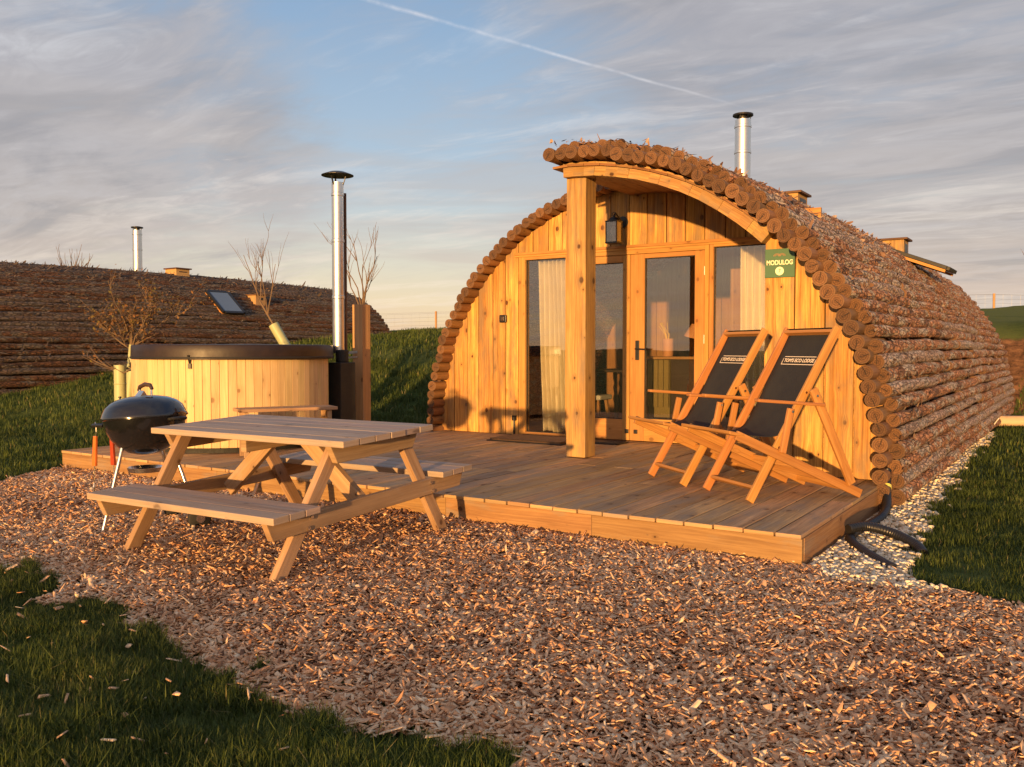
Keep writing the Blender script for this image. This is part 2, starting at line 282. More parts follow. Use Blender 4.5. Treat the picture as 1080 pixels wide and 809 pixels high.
# ------------------------------------------------------------------ mesh builder
class MB:
    def __init__(s): s.v = []; s.f = []; s.uv = []; s.r = []; s.m = []
    def face(s, idx, uvs, r, mi=0): s.f.append(tuple(idx)); s.uv.append(uvs); s.r.append(r); s.m.append(mi)
    def hexa(s, c, L=None, r=None, mi=0, axis=None):
        """c: 8 corners: bottom 4 ccw, top 4 ccw. grain along the longest edge"""
        c = [Vector(p) for p in c]; b = len(s.v); s.v += [tuple(p) for p in c]
        r = random.random() if r is None else r
        e = [c[1]-c[0], c[3]-c[0], c[4]-c[0]]
        ax = max(range(3), key=lambda i: e[i].length) if axis is None else axis
        d = e[ax].normalized(); o = [(e[i]-d*e[i].dot(d)).normalized() for i in range(3) if i != ax]
        du, dv = random.random()*5, random.random()*5
        for q in ((0, 3, 2, 1), (4, 5, 6, 7), (0, 1, 5, 4), (1, 2, 6, 5), (2, 3, 7, 6), (3, 0, 4, 7)):
            n = (c[q[1]]-c[q[0]]).cross(c[q[2]]-c[q[0]])
            if n.length < 1e-12: n = Vector((0, 0, 1))
            n.normalize()
            if abs(n.dot(d)) > 0.85: U, V = o[0]*0.35, o[1]       # end grain
            else: U = d; V = o[0] if abs(n.dot(o[0])) < abs(n.dot(o[1])) else o[1]
            s.face([b+i for i in q], [((c[i]-c[0]).dot(U)+du, (c[i]-c[0]).dot(V)+dv) for i in q], r, mi)
    def box(s, x0, x1, y0, y1, z0, z1, **k):
        s.hexa([(x0, y0, z0), (x1, y0, z0), (x1, y1, z0), (x0, y1, z0), (x0, y0, z1), (x1, y0, z1), (x1, y1, z1), (x0, y1, z1)], **k)
    def beam(s, a, b, w, h, side=(0, 1, 0), **k):
        """from a to b; w along 'side', h perpendicular"""
        a = Vector(a); b = Vector(b); d = (b-a).normalized(); sd = Vector(side); sd = (sd-d*sd.dot(d)).normalized(); up = d.cross(sd)
        A = sd*w/2; U = up*h/2
        s.hexa([a-A-U, b-A-U, b+A-U, a+A-U, a-A+U, b-A+U, b+A+U, a+A+U], axis=0, **k)
    def tube(s, pts, rad, seg=10, caps=True, r=None, mi=0, capmi=None, squash=1.0):
        pts = [Vector(p) for p in pts]; n = len(pts); rad = [rad]*n if isinstance(rad, (int, float)) else rad
        r = random.random() if r is None else r; b = len(s.v); L = 0; up0 = None; Ls = []
        for i, p in enumerate(pts):
            d = (pts[min(i+1, n-1)]-pts[max(i-1, 0)]).normalized()
            if up0 is None: up0 = Vector((0, 0, 1)) if abs(d.z) < 0.9 else Vector((1, 0, 0))
            sd = d.cross(up0).normalized(); up = sd.cross(d); up0 = up
            if i: L += (p-pts[i-1]).length
            Ls.append(L)
            for k in range(seg):
                a = 2*PI*k/seg; s.v.append(tuple(p+(sd*math.cos(a)+up*math.sin(a)*squash)*rad[i]))
        for i in range(n-1):
            for k in range(seg):
                k2 = (k+1) % seg; ra = rad[i]
                s.face((b+i*seg+k, b+i*seg+k2, b+(i+1)*seg+k2, b+(i+1)*seg+k),
                       [(Ls[i], 2*PI*ra*k/seg), (Ls[i], 2*PI*ra*(k+1)/seg), (Ls[i+1], 2*PI*ra*(k+1)/seg), (Ls[i+1], 2*PI*ra*k/seg)], r, mi)
        if caps:
            cm = mi if capmi is None else capmi
            for i, rev in ((0, True), (n-1, False)):
                q = [b+i*seg+k for k in range(seg)]; u = [(rad[i]*math.cos(2*PI*k/seg), rad[i]*math.sin(2*PI*k/seg)) for k in range(seg)]
                if rev: q.reverse(); u.reverse()
                s.face(q, u, r, cm)
    def lathe(s, c, prof, seg=32, r=None, mi=0, M_=None):
        """prof: list of (radius, z) from bottom to top, around vertical axis through c"""
        b = len(s.v); r = random.random() if r is None else r; c = Vector(c)
        for (ra, z) in prof:
            for k in range(seg):
                a = 2*PI*k/seg; p = Vector((ra*math.cos(a), ra*math.sin(a), z))
                if M_ is not None: p = M_ @ p
                s.v.append(tuple(c+p))
        L = 0
        for i in range(len(prof)-1):
            L2 = L+math.hypot(prof[i+1][0]-prof[i][0], prof[i+1][1]-prof[i][1])
            for k in range(seg):
                k2 = (k+1) % seg
                s.face((b+i*seg+k, b+i*seg+k2, b+(i+1)*seg+k2, b+(i+1)*seg+k), [(L, k*.05), (L, k*.05+.05), (L2, k*.05+.05), (L2, k*.05)], r, mi)
            L = L2
        if prof[0][0] > 1e-4: s.face([b+k for k in range(seg)][::-1], [(0, 0)]*seg, r, mi)
        if prof[-1][0] > 1e-4: s.face([b+(len(prof)-1)*seg+k for k in range(seg)], [(0, 0)]*seg, r, mi)
    def add_np(s, V, F, rnd, mi=0):
        """V (n,k,3) pieces, F face templates, rnd (n,)"""
        n, k, _ = V.shape; b = len(s.v); s.v += [tuple(p) for p in V.reshape(-1, 3).tolist()]
        for i in range(n):
            o = b+i*k; rr = float(rnd[i])
            for f in F: s.f.append(tuple(o+j for j in f)); s.uv.append([(0, 0)]*len(f)); s.r.append(rr); s.m.append(mi)
    def build(s, name, mats, parent=None, origin=(0, 0, 0), smooth=False, bevel=0.0, subsurf=0):
        me = bpy.data.meshes.new(name); o3 = Vector(origin)
        me.from_pydata([tuple(Vector(p)-o3) for p in s.v], [], s.f)
        if not isinstance(mats, (list, tuple)): mats = [mats]
        for m in mats: me.materials.append(m)
        uvl = me.uv_layers.new(name='UVMap'); flat = [c for u in s.uv for p in u for c in p]
        uvl.data.foreach_set('uv', flat)
        at = me.attributes.new('rnd', 'FLOAT', 'FACE'); at.data.foreach_set('value', s.r)
        me.polygons.foreach_set('material_index', s.m)
        if smooth: me.polygons.foreach_set('use_smooth', [True]*len(s.f))
        me.update(); ob = bpy.data.objects.new(name, me); COL.objects.link(ob)
        if parent: ob.parent = parent
        elif tuple(origin) != (0, 0, 0): ob.location = origin
        if bevel:
            b = ob.modifiers.new('bevel', 'BEVEL'); b.width = bevel; b.segments = 2; b.limit_method = 'ANGLE'; b.angle_limit = R(40)
        if smooth and not bevel:
            me.set_sharp_from_angle(angle=R(42))
        if subsurf:
            b = ob.modifiers.new('sub', 'SUBSURF'); b.levels = subsurf; b.render_levels = subsurf
        return ob

def np_mesh(name, V, F, rnd, mat, kind=None, label=None):
    """fast path for big piles of equal pieces: V (n,k,3), F list of templates with equal vertex counts per template"""
    n, k, _ = V.shape; me = bpy.data.meshes.new(name)
    me.vertices.add(n*k); me.vertices.foreach_set('co', V.astype(np.float32).ravel())
    loops = []; sizes = []
    base = (np.arange(n)*k)[:, None]
    tmpl = np.concatenate([np.array(f) for f in F]); sz = np.array([len(f) for f in F])
    allloops = (base+tmpl[None, :]).ravel(); allsz = np.tile(sz, n)
    me.loops.add(len(allloops)); me.loops.foreach_set('vertex_index', allloops.astype(np.int32))
    me.polygons.add(len(allsz)); st = np.concatenate([[0], np.cumsum(allsz)[:-1]])
    me.polygons.foreach_set('loop_start', st.astype(np.int32))
    at = me.attributes.new('rnd', 'FLOAT', 'FACE'); at.data.foreach_set('value', np.repeat(rnd, len(F)).astype(np.float32))
    me.materials.append(mat); me.update(calc_edges=True); me.validate()
    ob = bpy.data.objects.new(name, me); COL.objects.link(ob)
    if kind: ob['kind'] = kind
    if label: ob['label'] = label
    return ob

def thing(name, label, cat, loc=(0, 0, 0), rz=0.0, group=None, rot=None):
    o = bpy.data.objects.new(name, None); COL.objects.link(o); o.location = loc; o.rotation_euler = rot or (0, 0, rz)
    o.empty_display_size = 0.1
    o['label'] = label; o['category'] = cat
    if group: o['group'] = group
    return o
def tag(o, label, cat, group=None, kind=None):
    o['label'] = label; o['category'] = cat
    if group: o['group'] = group
    if kind: o['kind'] = kind
    return o
def kids(o): return [c for c in bpy.data.objects if c.parent == o]
def copy_tree(o, parent=None):
    c = o.copy(); COL.objects.link(c); c.parent = parent
    for ch in kids(o): copy_tree(ch, c)
    return c

def text_obj(s, size, name, mat, parent, M4, extrude=0.001, xs=1.0, bold=0.0):
    cu = bpy.data.curves.new('t', 'FONT'); cu.body = s; cu.size = size; cu.align_x = 'CENTER'; cu.align_y = 'CENTER'; cu.extrude = extrude; cu.offset = bold
    ob = bpy.data.objects.new('t', cu); COL.objects.link(ob)
    dg = bpy.context.evaluated_depsgraph_get(); me = bpy.data.meshes.new_from_object(ob.evaluated_get(dg))
    bpy.data.objects.remove(ob); bpy.data.curves.remove(cu)
    me.transform(M4 @ Matrix.Diagonal((xs, 1, 1, 1))); me.name = name; me.materials.clear(); me.materials.append(mat)
    o = bpy.data.objects.new(name, me); COL.objects.link(o); o.parent = parent
    return o

def basis(x, y, o=(0, 0, 0)):
    x = Vector(x).normalized(); y = Vector(y); y = (y-x*y.dot(x)).normalized(); z = x.cross(y)
    m = Matrix((x, y, z)).transposed().to_4x4(); m.translation = Vector(o); return m

# value noise in numpy
_G = np.random.default_rng(5).random((256, 256))
def vnoise(x, y):
    xi = np.floor(x).astype(int); yi = np.floor(y).astype(int); fx = x-xi; fy = y-yi
    fx = fx*fx*(3-2*fx); fy = fy*fy*(3-2*fy); g = lambda a, b: _G[a & 255, b & 255]
    return (g(xi, yi)*(1-fx)+g(xi+1, yi)*fx)*(1-fy)+(g(xi, yi+1)*(1-fx)+g(xi+1, yi+1)*fx)*fy
def fbm(x, y, o=3):
    t = 0; a = 0.5; n = 0
    for i in range(o): t = t+a*vnoise(x+i*17.3, y+i*9.1); n += a; a *= .5; x = x*2.03; y = y*2.03
    return t/n
def sstep(t): t = np.clip(t, 0, 1); return t*t*(3-2*t)

# ------------------------------------------------------------------ terrain
def terrain(X, Y):
    X = np.asarray(X, float); Y = np.asarray(Y, float)
    Y0 = np.interp(X, [-60, -30, -15, -9, -7, -2, 3, 40], [5.2, 5.2, 5.2, 9.8, 11.5, 17.2, 17.6, 17.6])
    W = np.interp(X, [-60, -15, -9, -7, -2, 3, 40], [10, 10, 9.5, 8.5, 4.2, 3.6, 3.6])
    t = (Y-Y0)/W
    wl = sstep((-X-9.5)/5)
    W2 = np.interp(X, [-15, -9], [16, 11]); tl = np.clip((Y-Y0)/W2, 0, 1)
    z = 1.70*((1-wl)*sstep(t)+wl*np.sin(tl*PI/2))
    k = np.interp(X, [-40, -12, -2, 20], [0.026, 0.036, 0.060, 0.056])
    z = z+np.clip(Y-20.5, 0, 22)*k-np.clip(Y-44, 0, 400)*0.03
    amp = sstep(np.abs(z)/0.3)
    z = z+amp*(fbm(X*0.8+5, Y*0.8, 3)-0.5)*0.14
    return z

def axis_pts(lo, hi, fine_lo, fine_hi, step):
    a = list(np.arange(fine_lo, fine_hi+1e-6, step)); d = step; x = fine_hi
    while x < hi: d *= 1.35; x += d; a.append(x)
    d = step; x = fine_lo; pre = []
    while x > lo: d *= 1.35; x -= d; pre.append(x)
    return np.array(pre[::-1]+a)
gx = axis_pts(-900, 900, -32, 8, 0.25); gy = axis_pts(-900, 900, -2, 46, 0.25)
GX, GY = np.meshgrid(gx, gy); GZ = terrain(GX, GY)
me = bpy.data.meshes.new('ground'); nx, ny = len(gx), len(gy)
co = np.stack([GX, GY, GZ], -1).reshape(-1, 3)
ii = np.arange(nx*ny).reshape(ny, nx)
qd = np.stack([ii[:-1, :-1], ii[:-1, 1:], ii[1:, 1:], ii[1:, :-1]], -1).reshape(-1, 4)
me.from_pydata(co.tolist(), [], qd.tolist())
soil = (sstep((GX+3.2)/1.2)*sstep((GY-17.4)/0.8)*sstep((20.7-GY)/1.0)*1.0).ravel()
at = me.attributes.new('soil', 'FLOAT', 'POINT'); at.data.foreach_set('value', soil.astype(np.float32))
me.polygons.foreach_set('use_smooth', [True]*len(qd))
m, nt, bs, out = material('grassy_ground')
tc = nt.new('ShaderNodeTexCoord').outputs['Object']
n1 = nt.noise(tc, 0.35, 4, 0.6); n2 = nt.noise(tc, 9, 5, 0.7); n3 = nt.noise(tc, 60, 3, 0.7)
c = nt.mix(nt.mapr(n2, 0.3, 0.7), (0.025, 0.044, 0.010), (0.075, 0.11, 0.024))
spg = nt.new('ShaderNodeSeparateXYZ'); nt.put(spg.inputs[0], tc)
c = nt.mix(nt.mapr(nt.math('ADD', n1, nt.mapr(spg.outputs[1], 19, 24, 0, 0.22)), 0.4, 0.65, 0, 0.75), c, (0.15, 0.17, 0.045))  # dry patches by noise; far field yellowed to stand in for sunlight
c = nt.mix(nt.mapr(n3, 0.5, 0.8, 0, 0.5), c, (0.02, 0.022, 0.008))
so = nt.new('ShaderNodeAttribute', attribute_name='soil').outputs['Fac']
sf = nt.mapr(nt.math('ADD', so, nt.math('MULTIPLY', nt.math('SUBTRACT', n2, 0.5), 0.8)), 0.35, 0.6)
c = nt.mix(sf, c, nt.mix(nt.mapr(nt.noise(tc, 5, 6, 0.75), 0.35, 0.65), (0.06, 0.03, 0.015), (0.30, 0.15, 0.07)))
nt.put(bs.inputs['Base Color'], c); bs.inputs['Roughness'].default_value = 0.95; bs.inputs['Specular IOR Level'].default_value = 0.1
b = nt.new('ShaderNodeBump'); b.inputs['Strength'].default_value = 1; b.inputs['Distance'].default_value = 0.05
nt.put(b.inputs['Height'], nt.math('ADD', n2, nt.math('MULTIPLY', n3, 0.4))); nt.put(bs.inputs['Normal'], b.outputs[0])
me.materials.append(m); go = bpy.data.objects.new('ground', me); COL.objects.link(go); go['kind'] = 'structure'

# boundaries of the chip bed, gravel and lawns (plan view, metres)
def lawn_near_edge(X):   # Y below which the foreground is grass
    return np.interp(X, [-9, -4.9, -3.9, -3.0, -2.4, -1.8, -1.3, -0.9, -0.3, 1.5], [2.6, 2.42, 2.34, 2.20, 2.10, 2.02, 1.98, 1.80, 1.72, 1.5])
def lawn_left_edge(Y):   # X left of which is grass
    return np.interp(Y, [-2, 3.0, 4.0, 4.6, 5.2, 6], [-7.6, -7.9, -8.05, -8.4, -8.62, -8.65])
def lawn_right_edge(Y):
    return np.interp(Y, [4.4, 4.55, 4.8, 5.4, 7.1, 9, 11, 14], [1.5, 0.1, -0.74, -0.88, -0.97, -1.02, -1.1, -1.15])
def zone(X, Y):
    """0 grass, 1 chips, 2 gravel, with ragged edges"""
    w = (fbm(X*2.2, Y*2.2, 3)-0.5)*0.6; w2 = (fbm(X*7, Y*7+30, 2)-0.5)*0.32
    near = Y < lawn_near_edge(X)+w+w2
    left = X < lawn_left_edge(Y)+w*0.8
    right = (Y > 4.4) & (X > lawn_right_edge(Y)+w2*1.0)
    z = np.ones(X.shape, int)
    grav = (X > -1.32) & (Y > 4.78+(fbm(X*3, Y*3+9, 2)-.5)*0.5)
    z[grav] = 2
    z[near | left | right] = 0
    z[(Y > 8.2) & (X < -1.3)] = 0
    return z

# ground sheets under the loose pieces
def sheet(name, pts, z, mat):
    b = MB(); b.v = [(x, y, z) for x, y in pts]; b.face(range(len(pts)), [(x, y) for x, y in pts], 0.5); o = b.build(name, mat); o['kind'] = 'structure'; return o
ex = np.linspace(-8.0, 1.4, 60)
poly = [(x, float(lawn_near_edge(x))+0.14+0.12*random.random()) for x in ex]+[(1.4, 4.4), (-0.1, 4.5), (-0.75, 4.8), (-1.25, 4.9), (-1.25, 5.2), (-8.6, 5.2), (-8.35, 4.6), (-8.0, 4.0), (-7.9, 3.0)]
m1 = plain('chip_dust', (0.15, 0.07, 0.03), 0.95, 0, 0.4, 1.0, 70)
sheet('wood_chip_bed', poly, 0.004, m1)
m2 = plain('gravel_dust', (0.48, 0.39, 0.27), 0.95, 0, 0.3, 1.0, 90)
sheet('gravel_bed', [(-1.6, 4.9), (-1.24, 4.85), (-0.72, 4.75), (-0.84, 5.4), (-0.95, 7.1), (-1.02, 9), (-1.1, 11), (-1.2, 14), (-1.6, 14)], 0.006, m2)

def infrustum(X, Y, margin=0.9):
    d = X*FWD[0]+Y*FWD[1]; r = X*RGT[0]+Y*RGT[1]
    return (d > 2.0) & (np.abs(r) < d*0.585+margin), d
def rot_frames(n, tilt, yaw=None):
    a = rng.random(n)*2*PI if yaw is None else yaw
    tx = rng.normal(0, tilt, n); ty = rng.normal(0, tilt, n)
    u = np.stack([np.cos(a), np.sin(a), tx], -1); u /= np.linalg.norm(u, axis=1)[:, None]
    w = np.stack([-np.sin(a), np.cos(a), ty], -1); w -= (w*u).sum(1)[:, None]*u; w /= np.linalg.norm(w, axis=1)[:, None]
    return u, w, np.cross(u, w)

# ---- wood chips
N = 620000
X = rng.uniform(-9.2, 1.8, N); Y = rng.uniform(1.3, 5.0, N)
inf, d = infrustum(X, Y, 0.7)
zc = zone(X, Y)
dens = np.interp(d, [2.4, 3.6, 5, 7, 10], [0.85, 0.74, 0.58, 0.42, 0.32])*0.54
stray = (zc == 0) & (rng.random(N) < 0.002*np.clip(1.4-np.abs(Y-lawn_near_edge(X))*0.8, 0.15, 1.4)) & (Y < 3) 
stray2 = (zc == 2) & (rng.random(N) < 0.10) & (Y < 5.0)
keep = inf & (((zc == 1) & (rng.random(N) < dens)) | stray | stray2) & ~((Y > 4.87) & (X < -1.28))
X, Y, d, zc = X[keep], Y[keep], d[keep], zc[keep]; n = len(X); print('chips', n)
u, w, nn = rot_frames(n, 0.44)
big = np.interp(d, [2.5, 4, 7, 10], [1, 1.0, 1.25, 1.5])
ln = np.exp(rng.normal(math.log(0.0335), 0.48, n))*big; wd = np.clip(np.exp(rng.normal(math.log(0.0140), 0.42, n)), 0.005, 0.036)*big; th = rng.uniform(0.0015, 0.0045, n)
hz = 0.003+0.012*fbm(X*1.3, Y*1.3, 3)+0.010*fbm(X*6, Y*6, 2)+rng.random(n)**1.3*0.015
hz = np.where(zc == 0, 0.03+rng.random(n)*0.02, hz)
C = np.stack([X, Y, hz], -1)
sx = np.array([-1, 1, 1, -1, -1, 1, 1, -1])*.5; sy = np.array([-1, -1, 1, 1, -1, -1, 1, 1])*.5; sz = np.array([-1, -1, -1, -1, 1, 1, 1, 1])*.5
jx = sx[None, :]*(1+rng.uniform(-0.45, 0.15, (n, 8))); jy = sy[None, :]*(1+rng.uniform(-0.6, 0.2, (n, 8)))
jx[:, 4:] = jx[:, :4]*rng.uniform(0.8, 1.0, (n, 1)); jy[:, 4:] = jy[:, :4]*rng.uniform(0.7, 1.0, (n, 1))
V = C[:, None, :]+u[:, None, :]*(jx*ln[:, None])[..., None]+w[:, None, :]*(jy*wd[:, None])[..., None]+nn[:, None, :]*(sz[None, :]*th[:, None])[..., None]
patch = fbm(X*0.9+3, Y*0.9, 3)
rnd = np.clip(rng.beta(2.2, 2.0, n)+(patch-0.5)*0.35+np.clip(2.6-Y, 0, 1)*0.08, 0, 1)
o = np_mesh('wood_chips', V, [(4, 5, 6, 7), (0, 1, 5, 4), (1, 2, 6, 5), (2, 3, 7, 6), (3, 0, 4, 7), (3, 2, 1, 0)], rnd, M['chips'], 'stuff', 'loose layer of orange brown bark and wood chips')
o['category'] = 'wood chips'

# ---- pebbles beside the lodge
N = 24000
X = rng.uniform(-1.6, -0.4, N); Y = 4.4+9.6*rng.random(N)**1.5
zc = zone(X, Y); keep = (zc == 2) & ~((X < -1.27) & (Y < 7.0)) 
X, Y = X[keep], Y[keep]; n = len(X); print('pebbles', n)
u, w, nn = rot_frames(n, 0.4)
s_ = rng.uniform(0.008, 0.020, n)*np.interp(Y, [4, 7, 12], [0.9, 1.15, 1.5])
ico = np.array([(1, 0, 0), (-1, 0, 0), (0, 1, 0), (0, -1, 0), (0, 0, 1), (0, 0, -1), (.6, .6, .55), (-.6, .6, .55), (-.6, -.6, .55), (.6, -.6, .55)])
J = ico[None]*(1+rng.uniform(-0.28, 0.2, (n, 10, 1)))*np.array([1.25, 0.95, 0.62])
C = np.stack([X, Y, 0.012+rng.random(n)*0.022], -1)
V = C[:, None]+(u[:, None]*J[..., 0:1]+w[:, None]*J[..., 1:2]+nn[:, None]*J[..., 2:3])*s_[:, None, None]
F = [(4, 9, 6), (4, 6, 7), (4, 7, 8), (4, 8, 9), (6, 0, 2), (9, 0, 6), (7, 6, 2), (7, 2, 1), (8, 7, 1), (8, 1, 3), (9, 8, 3), (9, 3, 0), (0, 5, 2), (2, 5, 1), (1, 5, 3), (3, 5, 0)]
o = np_mesh('gravel', V, F, rng.random(n), M['pebble'], 'stuff', 'pale cream limestone gravel beside the lodge wall'); o['category'] = 'gravel'

# ---- grass blades
Vs = []; Rs = []
def blades(X, Y, ln, wd, lean=0.35):
    n = len(X); Z = terrain(X, Y); a = rng.random(n)*2*PI; la = rng.normal(0, lean, n); aa = a+rng.normal(0, 0.6, n)+PI/2
    side = np.stack([np.cos(a), np.sin(a), np.zeros(n)], -1)*wd[:, None]
    ld = np.stack([np.cos(aa), np.sin(aa), np.zeros(n)], -1)*(la*ln)[:, None]
    B = np.stack([X, Y, Z-0.005], -1); up = np.array([0, 0, 1.0])[None]*(ln*np.sqrt(np.clip(1-la**2*0.5, 0.2, 1)))[:, None]
    mid = B+up*0.55+ld*0.3; tip = B+up*0.96+ld*1.25
    Vs.append(np.stack([B-side, B+side, mid+side*0.8, mid-side*0.8, tip], 1))
    cl = fbm(X*1.7, Y*1.7+40, 3)
    Rs.append(np.clip(rng.beta(2, 2.6, n)*0.8+(cl-0.5)*0.8+0.1+(rng.random(n) < 0.02)*0.9, 0, 1))
def scatter(N, x0, x1, y0, y1, cond, lnm, wdm, lean=0.35, margin=0.5):
    X = rng.uniform(x0, x1, N); Y = rng.uniform(y0, y1, N); inf, d = infrustum(X, Y, margin)
    k = inf & (zone(X, Y) == 0) & cond(X, Y); X, Y = X[k], Y[k]
    cl = fbm(X*4.5, Y*4.5, 2)
    k = rng.random(len(X)) < np.clip(cl*1.7-0.05, 0.25, 1); X, Y, cl = X[k], Y[k], cl[k]
    ln = lnm*rng.uniform(0.55, 1.3, len(X))*(0.55+cl*0.9); wd = wdm*rng.uniform(0.6, 1.3, len(X)); blades(X, Y, ln, wd, lean); print('grass', len(X))
scatter(480000, -5.6, 0.6, 0.7, 3.0, lambda x, y: (y < 3), 0.055, 0.0017, 0.5)
scatter(9000, -5.6, 0.6, 0.7, 3.0, lambda x, y: (y < 3), 0.085, 0.0021, 0.65)
scatter(50000, -9.5, -5.4, 2.0, 3.2, lambda x, y: (y < 3.2) & (x > -9), 0.06, 0.0028, 0.4)
out_l = lambda x, y: ~((x > -18.2) & (x < -15.1) & (y > 7) & (y < 18.2)) & ~((x > -7.0) & (y > 8.0))
scatter(120000, -19, -7.9, 2.6, 13, out_l, 0.085, 0.005, 0.4)
scatter(50000, -16, -6.6, 9, 21.5, out_l, 0.11, 0.009, 0.4)
out_r = lambda x, y: (x > -1.15)
scatter(70000, -1.15, 1.8, 4.4, 9, out_r, 0.055, 0.0026, 0.4, 0.35)
scatter(60000, -1.15, 5.2, 9, 22, out_r, 0.075, 0.006, 0.4, 0.35)
V = np.concatenate(Vs); rr = np.concatenate(Rs)
o = np_mesh('grass', V, [(0, 1, 2, 3), (3, 2, 4)], rr, M['blade'], 'stuff', 'short dark green grass on the lawns and banks'); o['category'] = 'grass'

# ------------------------------------------------------------------ the lodges
PR = [(0, 2.95), (.3, 2.932), (.52, 2.895), (.73, 2.85), (.95, 2.78), (1.15, 2.70), (1.35, 2.60), (1.55, 2.475), (1.73, 2.345), (1.9, 2.2), (2.06, 2.04), (2.2, 1.87),
      (2.33, 1.68), (2.45, 1.49), (2.55, 1.28), (2.62, 1.07), (2.67, .85), (2.715, .63), (2.74, .40), (2.75, .18), (2.75, .06)]
po = np.array([p[0] for p in PR]); pz = np.array([p[1] for p in PR])
def prof_z(o): return float(np.interp(abs(o), po, pz))
full = np.array([(-a, b) for a, b in PR[::-1]]+PR[1:])
seg = np.r_[0, np.cumsum(np.hypot(*np.diff(full, axis=0).T))]
def prof_at(s):
    x = np.interp(s, seg, full[:, 0]); z = np.interp(s, seg, full[:, 1]); e = 0.12
    x1, x0 = np.interp(s+e, seg, full[:, 0]), np.interp(s-e, seg, full[:, 0]); z1, z0 = np.interp(s+e, seg, full[:, 1]), np.interp(s-e, seg, full[:, 1])
    tx, tz = x1-x0, z1-z0; L = math.hypot(tx, tz)+1e-9
    return x, z, -tz/L, tx/L      # position and outward normal
LOGR = 0.0572; SP = 0.1115
def hump(y, y0, y1): return 1+0.022*math.sin(PI*min(1, max(0, (y-y0)/(y1-y0))))

